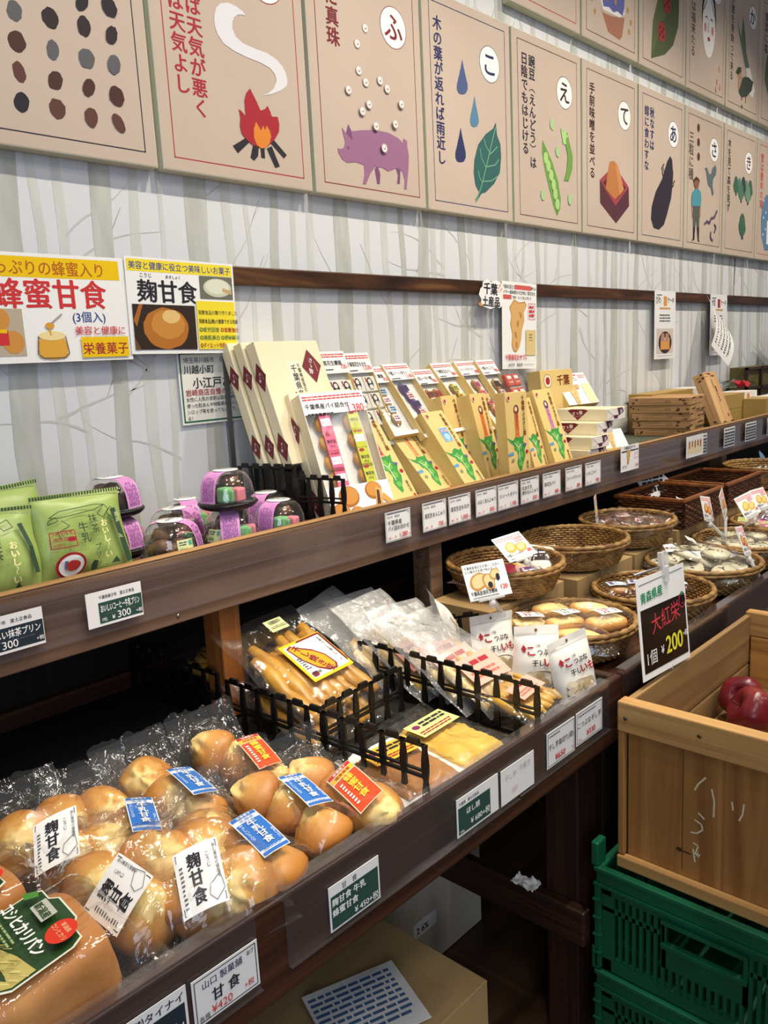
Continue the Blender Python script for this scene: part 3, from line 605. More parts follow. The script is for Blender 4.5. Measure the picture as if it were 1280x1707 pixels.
def b_sable(F, w, h):
    L = -w/2; F.text('千葉県産 落花生の', L+.006, h-.02, .0125, K_BLK, .02, maxw=.06); F.rect(L+.065, h-.021, w/2-.03, h-.008, C_('#cf5a58')); F.text('練り込み', w/2-.03, h-.019, .011, K_BLK, .01, maxw=.027)
    F.text('バター風味豊かな生地に 落花生を', L+.006, h-.034, .0115, K_BLK, .012, maxw=w-.014); F.rect(L+.006, h-.050, L+.048, h-.038, C_('#cf5a58')); F.text('で焼き、さっくり仕上げました', L+.052, h-.048, .0105, K_BLK, .01, maxw=.10)
    cookie(F, -.012, .125, .073); F.frame(w/2-.048, h-.105, w/2-.010, h-.058, .0014, RD2); F.bars(w/2-.042, h-.10, w/2-.016, h-.063, 3, RD2, .6, 4)
    F.rect(w/2-.062, .04, w/2-.008, .115, C_('#d9c48c')); F.bars(w/2-.045, .08, w/2-.025, .105, 3, C_('#8a7040'), .4, 2)
    F.text('千葉落花生サブレ', L+.014, .027, .018, RD2, .03, maxw=.115); F.text('松戸市　菓香堂', L+.03, .008, .0105, K_BLK, .01); F.bars(L+.11, .010, w/2-.02, .014, 1, K_GRY, .3)
wsheet('peanut_biscuit_sign', 'white sheet picturing a large peanut biscuit, taped over the rail', 2.012, 1.256, .183, .252, -.0275, b_sable, rot=-1.5)
mb = MB(); cut = [(1.897,1.468),(1.905,1.484),(1.915,1.490),(1.918,1.503),(1.938,1.511),(1.955,1.503),(1.98,1.509),(2.003,1.504),(2.013,1.487),(2.006,1.462),(2.012,1.441),(1.995,1.432),(1.978,1.436),(1.95,1.429),(1.925,1.434),(1.903,1.44),(1.909,1.455)]
mb.prism([(a, b) for a, b in cut], 0, .0012, M_LAM, Matrix(((1,0,0,0),(0,0,-1,-.034),(0,1,0,0),(0,0,0,1))))
F = Face(mb, lambda u, v, l: Vector((u, -.0352-l, v))); F.text('千葉', 1.919, 1.474, .034, K_BLK, .05, rot=-4); F.text('土産品', 1.912, 1.440, .03, K_BLK, .04, rot=-2, sx=.95); F.poly([(1.985,1.478),(2.003,1.498),(1.998,1.500)], C_('#e2854a')); F.poly([(1.99,1.472),(2.008,1.486),(2.006,1.490)], C_('#e2854a')); F.disc(1.9, 1.442, .007, .005, C_('#e2854a'))
tag(mb.build('souvenir_sign'), 'small cloud-shaped cutout sign with black brush lettering on the rail', 'sign')
def b_cake(word, c):
    def f(F, w, h):
        L = -w/2; F.text(word[0], L+.012, h-.046, .03, K_BRN, .03, maxw=.042); F.rect(-.014, h-.056, .014, h-.02, c); F.text(word[1], .02, h-.044, .026, K_BRN, .03, maxw=.058); F.bars(-.05, h-.07, .05, h-.06, 1, C_('#cf9a4a'), .7)
        F.bars(-.05, h-.118, .045, h-.085, 3, K_GRY, .4, 5); F.bars(L+.015, h-.02, -.03, h-.012, 1, K_GRY, .5)
        F.rect(L+.02, .022, w/2-.02, .115, C_('#d3c5bd')); F.disc(0, .062, .058, .042, C_('#3a2e30'), 24); F.rect(-.04, .035, .04, .07, C_('#d99a52')); F.rect(-.038, .068, .038, .08, C_('#eadfca'))
        for a in (-.02, .018): F.poly([(a-.02, .068), (a+.016, .068), (a+.01, .098), (a-.014, .095)], C_('#b98a78'))
        F.line([(L+.02, .012), (w/2-.02, .012)], .001, K_GRY)
    return f
wsheet('cake_sign', 'tall white sheet picturing sliced cake with an orange square in its heading', 3.02, 1.253, .185, .256, -.024, b_cake(('びわ', 'ケーキ'), C_('#d8973c')))
wsheet('cake_sign', 'tall white cake sheet with a crimson square, half covered by the curling paper', 3.552, 1.251, .185, .257, -.024, b_cake(('大粒', 'ケーキ'), C_('#a03040')))
mb = MB(); 
def curl(a, b):
    P0, P1, P2, P3 = Vector((3.497, -.028, 1.503)), Vector((3.62, -.06, 1.381)), Vector((3.377, -.10, 1.295)), Vector((3.487, -.13, 1.205))
    p = (P0*(1-a)+P1*a)*(1-b)+(P2*(1-a)+P3*a)*b; return p+Vector((0, .03*math.sin(PI*b)*-1, 0))
mb.grid(curl, 10, 16, M_PAPER)
F = Face(mb, lambda u, v, l: curl(u, 1-v)+Vector((-.5, -.8, .1)).normalized()*l)
for i in range(5): F.bars(.1+.16*i, .1, .17+.16*i, .88, 16, K_GRY, .5, 20+i)
tag(mb.build('curled_paper'), 'white handwritten paper curling away from the wall over a cake sheet', 'sign')
def b_right(F, w, h): F.frame(-w/2+.006, .006, w/2-.006, h-.006, .004, C_('#6a93b8')); [F.bars(-w/2+.02, .02+.03*i, w/2-.02, .045+.03*i, 1, (K_BLK, K_RED, K_BLK)[i % 3], .95, 30+i) for i in range(5)]
wsheet('hanging_notice', 'tilted white notice with black lettering at the far end of the shelf', 4.11, 1.19, .2, .19, -.08, b_right, rot=-22)

# ------------------------------------------------------------------ price cards on shelf and table fronts
M_CARDW = P('#ecebea', .3, .5); K_DKB, K_DKG = C_('#25303a'), C_('#2b4a40')
PC = 'price cards along the front of the shelf'
def price(x, z, w, h, y, label, body, group, name='price_card'):
    mb = MB(); mb.box((x, y-.0008, z), (x+w, y, z+h), M_CARDW)
    F = Face(mb, lambda u, v, l: Vector((x+u, y-.0008-l, z+v)), .0002, .00012); body(F, w, h)
    return tag(mb.build(name), label, 'price card', group)
def dark300(t, col):
    def f(F, w, h):
        o = .018 if col else .002
        F.rect(o, .004, w-.001, h-.017, K_DKB if not col else K_DKG); F.text('千葉県銚子市　富士正食品', o+.002, h-.0115, .0058, K_BLK, .015, maxw=w-o-.014)
        F.text(t, o+.003, h-.031, .0125, M_LAM, .03, maxw=w-o-.008); F.bars(o+.012, h-.0375, w-.014, h-.034, 1, K_GRY, .5)
        F.text('7粒', o+.003, .007, .006, M_LAM); F.text('¥', o+.019, .0068, .0085, M_LAM, .02); F.text('300', o+.028, .0065, .0148, M_LAM, .01, maxw=.027); F.text('+税', w-.002, .0075, .0068, M_LAM, .01, 'r')
    return f
price(.516, .943, .088, .052, -.3456, 'dark green card priced 300 on the shelf, second from the left', dark300('おいしいコーヒー牛乳プリン', 1), PC)
price(.365, .943, .088, .052, -.3456, 'navy card priced 300 below the green pudding bags', dark300('おいしい抹茶プリン', 0), PC)
def white(title, pr):
    def f(F, w, h):
        F.frame(.0015, .0015, w-.0015, h-.0015, .0008, K_GRY); F.line([(.004, h-.004), (w-.012, h-.004)], .0014, K_BLK); F.line([(w-.009, h-.003), (w-.006, h-.009)], .0012, K_BLK)
        F.text('松戸市　菓香堂', .006, h-.0125, .0052, K_BLK)
        for i, t in enumerate(title): F.text(t, .006, h-.029-.0115*i+(.0025 if len(title) > 1 else -.003), .0108, K_BLK, .012, maxw=w-.012)
        F.text('1個入', .006, .006, .0055, RD2, .01); F.text('¥', .025, .006, .0075, RD2, .02); F.text(pr, w-.012, .0055, .0135, RD2, .025, 'r', sx=.85); F.text('+税', w-.003, .006, .0048, RD2, 0, 'r')
    return f
for px, py, wd, title, pr, lab in ((641,857,.075,('千葉県産','パイ詰め合わせ'),'1,380','white card priced 1,380 in front of the windowed pie box'), (703,838,.078,('落花生まんじゅう',),'730','white card priced 730 on the shelf front'), (747,832,.077,('落花生生もなか',),'1,030','white card priced 1,030 on the shelf front'),
     (792,818,.08,('みるくまんじゅう',),'850','white card priced 850 with a one-line title'), (829,808,.083,('スイートポテト',),'1,100','white card priced 1,100 on the shelf front'), (867,798,.08,('紅あずま','唐芋まんじゅう'),'850','white card priced 850 with a two-line title'),
     (904,789,.083,('落花生パイ',),'880','white card priced 880 with a short title, left one of the two'), (942,780,.083,('スイートポテトパイ',),'880','white card priced 880 with a long title, right one of the two'), (975,771,.083,('いちごパイ',),'980','white card priced 980 below the wrapped box pile')):
    x = at(px, py, y=-.3456).x; price(x, .945, wd, .0605, -.3456, lab, white(title, pr), PC)
def b_pea(F, w, h): F.text('千葉落花生サブレ', w/2, h-.011, .009, K_BLK, .03, 'c', maxw=w-.01); F.bars(.005, h-.02, w-.005, h-.014, 1, K_BLK, .7); cookie(F, w*.42, h*.53, .021, '#c9a05c', '#a07a3c'); F.frame(w-.028, h*.45, w-.008, h*.66, .001, RD2); F.text('サブレ', .008, .010, .0095, K_BLK, .03); F.text('580', w-.006, .009, .0115, RD2, .02, 'r')
price(2.118, .955, .11, .074, -.3475, 'taller white card with a peanut-shaped biscuit and price 580', b_pea, PC)
def b_pic(F, w, h): F.rect(.012, .012, w-.012, h-.02, C_('#e3d3ac')); [F.rect(.02+i*.022, h-.04+(i % 2)*.004, .028+i*.022, h-.016, C_('#9a4a40')) for i in range(5)]
price(2.565, .94, .135, .07, -.3465, 'white picture card of red figures on the shelf front', b_pic, PC)
def b_dk(F, w, h): F.rect(.003, .003, w-.003, h-.016, C_('#4a5058')); F.bars(.006, h-.012, w-.006, h-.004, 1, K_BLK, .6); F.bars(.007, .008, w-.008, h-.02, 4, C_('#c9cbcc'), .4, 9)
for px, w_, lab in ((1159, .095, 'slate-grey card beside the white picture card'), (1206.6, .10, 'slate-grey card below the leaning wood-pattern box'), (1242, .11, 'slate-grey card below the gold boxes'), (1278, .11, 'slate-grey card at the far right of the shelf')):
    price(at(px, 720, y=-.3456).x, .94, w_, .068, -.3456, lab, b_dk, PC)
TY = -.7925; TC = 'price cards on the table front'
def b_koshi(F, w, h): F.rect(.003, .003, w-.003, h-.017, K_DKB); F.text('㈱タイナイ', w-.004, h-.0135, .011, K_BLK, .02, 'r', maxw=w-.02); F.text('コシヒカリパン', w-.006, .012, .02, M_LAM, .02, 'r', maxw=w-.012)
price(.262, .655, .094, .06, TY, 'dark card with chalk-white lettering below the bread loaf', b_koshi, TC)
def b_ama(F, w, h): F.frame(.0025, .0025, w-.0025, h-.0025, .001, K_BLK); F.text('山口 製菓舗', .012, h-.015, .0095, C_('#2b2f55'), .01); F.text('8/7', w-.014, h-.011, .007, K_BLK); F.text('甘 食', .022, h-.034, .0155, K_BLK, .03); F.text('¥420', .02, .0055, .0125, RD2, 0); F.text('+税', w-.02, .008, .008, RD2, .01); F.text('各種', .005, .005, .0065, K_BLK)
price(.362, .659, .081, .053, TY, 'white handwritten card priced 420 on the table front', b_ama, TC)
def b_three(F, w, h): F.rect(.0025, .0025, w-.0025, h-.013, K_DKG); F.text('甘　食', w*.25, h-.0105, .0085, K_BLK); F.text('麹甘食 牛乳', .004, h-.0255, .0105, M_LAM, .03, maxw=w-.008); F.text('蜂蜜甘食', .004, h-.0385, .0105, M_LAM, .03); F.text('¥ 450+税', w-.004, .005, .0105, M_LAM, .01, 'r', maxw=w-.02)
price(.546, .656, .083, .057, TY, 'dark card priced 450 with white handwriting', b_three, TC)
def b_hoshi(F, w, h): F.rect(.003, .003, w-.020, h-.014, K_DKG); F.text('千葉県　富士正食品', .005, h-.0105, .005, K_BLK, .02); F.text('ほし娘', w*.38, h-.0285, .0105, M_LAM, .02, 'c'); F.text('¥ 680+税', w-.022, .009, .0115, M_LAM, .01, 'r', maxw=.055); F.text('200g', .005, .005, .005, M_LAM)
price(.782, .658, .096, .056, TY, 'dark green card priced 680 on the table front', b_hoshi, TC)
def b_faint(F, w, h): F.text('干し芋', .01, h-.02, .010, C_('#b9b6bd')); F.text('平置き', .046, h-.017, .0105, C_('#b9b6bd')); F.text('500', .026, .012, .0105, C_('#dcb4b0'))
price(.885, .657, .086, .055, TY, 'pale card with faded handwriting turned the wrong way round', b_faint, TC)
def b_650(F, w, h): F.frame(.0025, .0025, w-.0025, h-.0025, .0009, K_BLK); F.bars(.006, h-.010, .04, h-.006, 1, K_GRY, .5); F.text('干し芋角切り(袋)', .005, h-.030, .0115, K_BLK, .01, maxw=w-.01); F.text('¥650', w*.28, .007, .0145, RD2, .03); F.text('税', w-.005, .008, .005, RD2, 0, 'r')
price(1.008, .663, .083, .059, TY, 'white card priced 650 on the table front', b_650, TC)
def b_330(F, w, h): F.frame(.0025, .0025, w-.0025, h-.0025, .0009, K_BLK); F.bars(.006, h-.010, w-.02, h-.006, 1, K_GRY, .5); F.text('こつぶな干し芋', .005, h-.028, .0115, K_BLK, .01, maxw=w-.01); F.text('¥330', w*.38, .008, .014, RD2, .03); F.text('120g', .006, .007, .0055, RD2)
price(1.096, .666, .086, .057, TY, 'white card priced 330 at the corner of the table front', b_330, TC)

# ------------------------------------------------------------------ boxes on the upper shelf
def logo(F, u, v, s, word=True, m=M_MAROON, sq=1.25):
    F.poly([(u-s, v), (u, v-s*sq), (u+s, v), (u, v+s*sq)], m)
    if word: F.text('さゝ弥', u+s*.1, v+s*.62, s*.42, M_LAM, .03, vert=True, rot=-18); F.line([(u+s*.35, v+s*.35), (u+s*.45, v-s*.4)], s*.06, C_('#c9a0a0'))
def wrapped(x, y, z, w, h, t, yaw, lean, label, front):
    X = panelX(x, y, z, yaw, lean); r = thing('wrapped_gift_box', label, 'box', X=X, group='wrapped pie boxes standing on the shelf')
    mb = MB(); mb.box((-w/2, 0, -t), (w/2, h, 0), M_KRAFT, bev=.0015)
    F = Face(mb, None, .0002)
    if front:
        F.rect(-.022, .02, .022, h-.045, P('#f2ead0', .4)); F.text('千葉県産パイ詰合せ', -.004, h-.052, .0185, K_BLK, .03, vert=True); F.text('千葉県産落花生使用・菓香堂', .012, h-.05, .0105, C_('#5a4a20'), .02, vert=True)
        logo(F, w/2-.042, h-.058, .030); logo(F, -.02, h*.42, .032); logo(F, w/2-.05, .05, .03)
    G = Face(mb, lambda u, v, l: Vector((-w/2-l, v, u)), .0002)
    logo(G, -t*.4, h*.72, t*.62, True, sq=1.9); logo(G, -t*.4, .04, t*.62, True, sq=1.9)
    mb.build('wrapped_carton', r); return r
B1X = 1.0
wrapped(1.1265, -.1141, 1.1055, .1895, .2603, .0235, 5.9, 18.9, 'tall cream wrapped box, backmost of three leaning above the black rack', 0)
wrapped(1.1376, -.1435, 1.1055, .1895, .2603, .0235, 5.9, 18.9, 'tall cream wrapped box, middle one of three leaning above the black rack', 0)
wrapped(1.148, -.174, 1.1055, .1895, .2603, .0265, 5.9, 18.9, 'tall cream wrapped box in front of the other two, gold strip down its face', 1)
wrapped(1.157, -.249, .99, .160, .272, .0255, -5, 20.5, 'shorter cream wrapped box just behind the windowed pie box', 1)
def grid_piece(mb, n, pitch, h, X, m=M_BLACK, th=.004):
    """one length of black lattice divider: wavy uprights, two rails and looped tops, in the local u-v plane"""
    W = n*pitch
    for v0, v1 in ((0, .006), (h*.46, h*.46+.0045), (h*.46+.009, h*.46+.012), (h-.004, h)): mb.prism([(0, v0), (W, v0), (W, v1), (0, v1)], -th/2, th/2, m, X)
    for i in range(n+1):
        c = i*pitch; L = []; R = []
        for k in range(13):
            v = h*k/12; hw = .0030+.0026*abs(math.sin(PI*k/6+.6)); L.append((c-hw, v)); R.append((c+hw, v))
        mb.prism(L+R[::-1], -th/2, th/2, m, X)
    for i in range(n):
        c = (i+.5)*pitch; q = pitch*.30
        mb.prism([(c-q, h-.001), (c+q, h-.001), (c+q*.8, h+.006), (c-q*.8, h+.006)], -th/2, th/2, m, X)
r = thing('lattice_rack', 'black plastic lattice rack under the tall cream wrapped boxes', 'rack', (0, 0, 0))
mb = MB(); grid_piece(mb, 4, .0275, .092, panelX(1.048, -.201, SH, -78)); mb.build('lattice_divider', r)
mb = MB(); grid_piece(mb, 5, .0275, .112, panelX(1.014, -.062, SH, -76)); mb.build('lattice_divider', r)
mb = MB(); mb.box((1.072, -.185, SH+.003), (1.26, -.03, SH+.10), M_BLACK, bev=.004); mb.build('riser', r)

def pie(mb, cx, cy, cz, r, m, X=None, sy=1):
    mb.lathe([(0, .35*r), (.5*r, .33*r), (.85*r, .18*r), (r, -.05*r), (.85*r, -.3*r), (0, -.32*r)], m, 14, Matrix.Translation((cx, cy, cz)), sy=sy)
M_PIE = noisy('glazed_pie', ((.3, '#b97a30'), (.6, '#cf9a4c'), (.8, '#dcb06a')), (60, 60, 60), 1, 3, .4, .1)
M_WBOX = P('#e9e7e2', .35, name='white_carton')
def pack_label(mb, x, y, z, w, h, m, ink, txt):
    mb.box((x-w/2, y-h/2, z), (x+w/2, y+h/2, z+.0006), m); F = Face(mb, lambda u, v, l: Vector((x+u, y+v, z+.0006+l)), .0002, .0001)
    return F
def sample(x, y, z, w, h, t, yaw, lean, label, title, pr, sweets, wv0, wv1, head='#f1f0ee', photo=None, carton=None):
    """window-front sample box: carton, clear window, sweets seen behind it, printed header"""
    X = panelX(x, y, z, yaw, lean); r = thing('sample_box', label, 'box', X=X, group='window-front sample boxes')
    m = carton or M_YBOX; e = .006; mb = MB()
    mb.box((-w/2, 0, -t), (w/2, h, -t+.002), m); mb.box((-w/2, 0, -t+.002), (-w/2+.002, h, 0), m); mb.box((w/2-.002, 0, -t+.002), (w/2, h, 0), m); mb.box((-w/2+.002, 0, -t+.002), (w/2-.002, .002, 0), m); mb.box((-w/2+.002, h-.002, -t+.002), (w/2-.002, h, 0), m)
    mb.box((-w/2+.003, .003, -t*.75), (w/2-.003, h-.003, -t*.72), M_WBOX)
    mb.build('carton', r)
    mb = MB(); mb.box((-w/2, wv1, 0), (w/2, h, .0006), P(head, .25, .5)); F = Face(mb, lambda u, v, l: Vector((u, v, .0006+l)), .0002, .0001)
    F.bars(-w/2+.004, h-.016, w/2-.004, h-.005, 2, RD2, .55, int(x*100)); F.text(title, -w/2+.006, h-.033, .0125, K_BLK, .03, maxw=w*.72); F.text(pr, w/2-.008, h-.043 if w < .14 else h-.046, .0155 if w < .14 else .024, RD2, .02, 'r', sx=.85); F.text('円', w/2-.001, h-.042, .0065, RD2, 0, 'r'); F.bars(-w/2+.008, h-.047, -.01, h-.041, 1, K_BLK, .45, 3)
    mb.build('printed_sleeve', r)
    mb = MB(); mb.box((-w/2, 0, 0), (w/2, wv0, .0006), P(head, .25, .5)); F = Face(mb, lambda u, v, l: Vector((u, v, .0006+l)), .0002, .0001); photo and photo(F, w, wv0); mb.build('lower_sleeve', r)
    for i, (u, v, kind, c) in enumerate(sweets):
        mb = MB()
        if kind == 'pie':
            pie(mb, u, v, -t*.42, .021, M_PIE); mb.box((u-.014, v-.022, -t*.10), (u+.014, v+.022, -t*.08), C_(c)); F = Face(mb, lambda a, b, l: Vector((u+a, v+b, -t*.08+l)), .0003, .0001)
            if i % 2 == 0: F.rect(-.012, -.008, .012, .008, C_('#f6eef0')); F.text('ポテトパイ', 0, -.003, .005, K_RED, .01, 'c', maxw=.02); F.bars(-.01, .012, .01, .019, 1, K_RED, .5)
            else: F.disc(-.004, .015, .007, .0035, K_RED, 12); F.text('落花生', 0, -.003, .0075, K_BLK, .03, 'c', maxw=.022); F.text('パイ', 0, -.013, .0075, K_BLK, .03, 'c')
        elif kind == 'monaka':
            mb.box((u-.021, v-.019, -t*.6), (u+.021, v+.019, -t*.12), C_('#e6e2d6'), bev=.002); F = Face(mb, lambda a, b, l: Vector((u+a, v+b, -t*.12+l)), .0003, .0001); F.disc(-.001, 0, .011, .016, K_BLK, 16); F.disc(-.001, .006, .006, .006, C_('#e6e2d6'), 12); F.disc(0, -.008, .007, .006, C_('#e6e2d6'), 12); F.rect(-.015, .004, -.011, .016, K_RED)
        else:
            mb.lathe([(0, .008), (.010, .007), (.016, 0), (.010, -.007), (0, -.008)], C_(c), 10, Matrix.Translation((u, v, -t*.45)) @ Matrix.Diagonal((1, 1, .6, 1)), sy=1.25); mb.box((u-.013, v-.009, -t*.13), (u+.013, v+.009, -t*.12), C_(kind)); F = Face(mb, lambda a, b, l: Vector((u+a, v+b, -t*.12+l)), .0003, .0001); F.bars(-.010, -.006, .010, .006, 2, K_RED if i % 2 else K_BLK, .6, i)
        mb.build('packed_sweet', r)
    mb = MB(); mb.box((-w/2+.002, wv0, -.0008), (w/2-.002, wv1, -.0002), film('box_window_film', .012, bump=.10, bscale=9, base=.012, gloss=.6)); mb.build('window_film', r)
    return r
def ph_pie(F, w, v):
    for a, b, s in ((-.03, .045, .026), (-.058, .016, .022), (-.02, .008, .018), (.035, .05, .022)): F.disc(a, b, s, s*.85, C_('#a8692c'), 18); F.disc(a+.001, b+.002, s*.85, s*.7, C_('#c78a44'), 18)
    F.poly([(.03, .012), (.042, .055), (.056, .05), (.05, .01)], C_('#d3a862')); F.poly([(.034, .015), (.043, .05), (.049, .048), (.044, .014)], C_('#5a3428')); F.poly([(.05, .03), (.075, .01), (.08, .018), (.058, .042)], C_('#cf9a52'))
sample(1.154, -.285, .993, .1615, .267, .033, -6.4, 21, 'largest sample box with window, pink and green pie packets and price 1,380', '千葉県産パイ詰合せ', '1,380', [(-.032, .205-.041*i, 'pie', '#d9668a') for i in range(3)]+[(.042, .205-.041*i, 'pie', '#c3c53a') for i in range(3)]+[(-.032, .087, 'pie', '#d9668a'), (.042, .087, 'pie', '#c3c53a')], .068, .222, photo=ph_pie, carton=M_KRAFT)
sample(1.306, -.1385, 1.105, .088, .238, .018, 5, 21, 'sample box peeping out behind the tallest cream box', '落花生饅頭', '730', [(-.018, .15, 'monaka', ''), (.02, .15, 'monaka', '')], .01, .185)
sample(1.390, -.130, 1.105, .094, .232, .018, 5, 21, 'sample box of white packets with brush marks, priced 1,030', '千葉落花生もなか', '1,030', [(a, .155-.042*i, 'monaka', '') for i in range(3) for a in (-.0225, .0225)], .01, .182)
sample(1.455, -.140, 1.125, .098, .195, .018, 3, 34, 'sample box of sky-blue packets priced 850', '千葉みるく饅頭', '850', [(0, .125-.025*i, ('#a9cbe8', '#e6eef4')[i % 2], '#b98a4a') for i in range(4)], .01, .148)
sample(1.552, -.150, 1.113, .104, .216, .018, 5.8, 34.6, 'sample box of dark violet packets priced 1,100', '千葉スイートポテト', '1,100', [(-.01+.006*i, .145-.024*i, ('#4a3c78', '#e0d6d0')[i % 2], '#7a5a90') for i in range(5)], .01, .168)
sample(1.653, -.145, 1.114, .096, .196, .018, 8.4, 35.9, 'sample box of brown and white packets priced 980, shortest of its row', '千葉スイートポテト饅頭', '980', [(a, .12-.02*i, ('#8f3c30', '#e6dcd0')[i % 2], '#b98a4a') for i in range(3) for a in (-.02, .02)], .01, .15)
sample(1.749, -.155, 1.105, .098, .228, .018, 6.3, 37.4, 'sample box with one yellow-green packet, priced 880', '千葉落花生パイ', '880', [(.004*i, .145-.04*i, 'pie', '#c3c53a') if i % 2 else (.004*i, .145-.04*i, '#c3c53a', '#b98a4a') for i in range(3)], .01, .18, carton=M_YBOX)
sample(1.846, -.156, 1.105, .098, .228, .018, 5.3, 36.8, 'sample box with pink packets priced 880', 'スイートポテトパイ', '880', [(.003*i, .15-.03*i, '#d9667a', '#b98a4a') for i in range(4)], .01, .18)
sample(1.937, -.158, 1.095, .096, .235, .018, 6.1, 34.8, 'sample box with black and white packets priced 980, right end of its row', '千葉いちごパイ', '980', [(.003*i, .155-.03*i, ('#2a2a2c', '#e6e2dc')[i % 2], '#b98a4a') for i in range(4)], .01, .185)
X = panelX(1.995, -.139, 1.124, 7, 27.4); r = thing('rice_cracker_pack', 'clear pack of six red and white squares at the end of the sample boxes', 'pack', X=X)
mb = MB(); mb.box((-.045, 0, -.02), (.045, .15, 0), film('pack_film', .05)); mb.build('wrapper', r)
for i in range(6):
    mb = MB(); u, v = (-.021, .021)[i % 2], .03+.045*(i//2); mb.box((u-.019, v-.019, -.016), (u+.019, v+.019, -.003), C_('#c2402f'), bev=.003); F = Face(mb, lambda a, b, l: Vector((u+a, v+b, -.003+l))); F.rect(-.012, .002, .012, .012, C_('#f0e6dc')); F.bars(-.01, -.012, .01, -.004, 1, C_('#e8c9a0'), .5); mb.build('cracker', r)

# yellow cartons ----------------------------------------------------------------
GMAP = [(-.95,.95),(-.6,.78),(-.35,.72),(-.2,.9),(.1,1.0),(.35,.85),(.6,.95),(.5,.6),(.7,.35),(.55,.1),(.6,-.2),(.45,-.5),(.3,-.7),(.25,-.95),(.1,-1.05),(-.05,-.8),(-.15,-.5),(0,-.2),(-.1,.1),(-.3,.2),(-.35,.45),(-.6,.6)]
def yellow(x, y, z, w, h, t, yaw, lean, label, rib, rtxt='', roll=0, seal=True):
    X = panelX(x, y, z, yaw, lean, roll); r = thing('yellow_carton', label, 'box', X=X, group='yellow cartons with a green map')
    mb = MB(); mb.box((-w/2, 0, -t), (w/2, h, 0), M_YBOX, bev=.001); F = Face(mb, None, .0002, .0001)
    s = h*.21; cx, cz = -.004, h*.30
    F.poly([(cx+a*s*1.0, cz+b*s) for a, b in GMAP], C_('#3f9444'))
    for a, b, q in ((.1, .35, .3), (.25, -.1, .28), (-.05, .55, .2), (.2, -.6, .2)): blob(F, cx+a*s*.75, cz+b*s, s*q*.8, s*q*.7, C_('#6bb04c'), int(q*100), .4, .3)
    F.line([(cx-.3*s, cz+.6*s), (cx+.05*s, cz+.3*s), (cx+.1*s, cz-.4*s)], .0018, C_('#e6e6d6')); F.line([(cx+.3*s, cz+.5*s), (cx+.05*s, cz+.3*s)], .0018, C_('#e6e6d6'))
    F.poly([(cx-.9*s, cz+.05*s), (cx-.45*s, cz+.12*s), (cx-.4*s, cz-.05*s), (cx-.85*s, cz-.1*s)], C_('#5a9ac4')); F.disc(cx+.75*s, cz+.02*s, s*.12, s*.1, K_RED, 12); F.disc(cx+.62*s, cz+.42*s, s*.13, s*.08, C_('#6a5a9a'), 12); F.disc(cx-.5*s, cz-.35*s, s*.12, s*.1, C_('#8a8a6a'), 12)
    F.text('千葉県ふるさと菓', w/2-.018, h-.010, .0125, C_('#7a4414'), .05, vert=True); F.text('菓香堂', w/2-.014, h*.20, .010, K_BLK, .0, vert=True); F.rect(w/2-.0125, .006, w/2-.006, .012, RD2)
    if seal: F.disc(-w/2+.013, h-.014, .0065, .0075, C_('#f0e0c0'), 14); F.disc(-w/2+.013, h-.014, .0045, .0055, K_RED, 12)
    mb.build('carton', r)
    if rib:
        mb = MB(); F = Face(mb, None, .0009, .0001)
        if rib == 'blue':
            F.rect(-.018, h*.60, .016, h*.78, C_('#5f9fd0')); F.frame(-.0165, h*.605, .0145, h*.775, .001, M_LAM); F.disc(-.001, h*.66, .011, .010, C_('#a8cdea'), 18); F.rect(-.012, h*.725, .010, h*.75, C_('#f0d8d8')); F.bars(-.01, h*.73, .008, h*.745, 1, K_RED, .7)
        else:
            F.rect(-.010, h*.48, .005, h*.80, C_(rib)); F.disc(-.0025, h*.80, .010, .012, C_('#7a3a2c') if rib != '#c884b8' else C_('#5a3468'), 16); F.disc(-.004, h*.805, .005, .006, C_('#f0d8b0'), 10); F.text(rtxt, -.0025, h*.745, h*.25/max(5, len(rtxt)), K_RED, .03, vert=True)
        mb.build('ribbon_label', r)
    return r
yellow(1.345, -.224, .99, .09, .238, .045, 1.2, 34, 'yellow carton just right of the windowed pie box', '#e8a088', '落花生饅頭')
yellow(1.472, -.233, .99, .089, .222, .035, 5, 41, 'yellow carton lying most steeply back, pale orange ribbon label', '#e8b070', '落花生もなか')
yellow(1.562, -.265, .99, .088, .225, .047, 3.8, 36, 'yellow carton with a light blue square label', 'blue')
yellow(1.722, -.205, .99, .078, .222, .046, 6, 14, 'yellow carton half hidden by the upright one, orange ribbon label', '#e07a34', 'スイートポテト')
yellow(1.718, -.281, .99, .088, .218, .033, -3.7, 3.3, 'yellow carton standing nearly upright, orange ribbon label', '#e0803c', '落花生パイ', seal=True)
yellow(1.968, -.262, .99, .090, .224, .038, -.7, 20, 'yellow carton with a mauve ribbon label, right end of the front row', '#c884b8', 'いちごパイ')
yellow(1.878, -.245, .99, .085, .200, .030, 8, 16, 'yellow carton squeezed behind the mauve-labelled one', None)
yellow(1.645, -.172, .99, .075, .222, .04, 6, 14, 'plain-sided yellow carton in the second row, left of the orange-labelled pair', None)
yellow(1.808, -.130, .99, .085, .21, .04, 6, 8, 'yellow carton in the second row behind the upright one', None)
yellow(1.505, -.135, .99, .11, .185, .04, 4, 30, 'plain yellow carton whose top shows above the blue-labelled one', None, seal=False)
def stackbox(x, y, z, w, d, h, label):
    mb = MB(); mb.box((x-w/2, y-d/2, z), (x+w/2, y+d/2, z+h), M_YBOX, bev=.001); tag(mb.build('flat_yellow_carton'), label, 'box')
X = panelX(2.231, -.098, .99, -7.2, 5.8); r = thing('large_yellow_carton', 'large yellow carton with a round red seal standing by the wall', 'box', X=X)
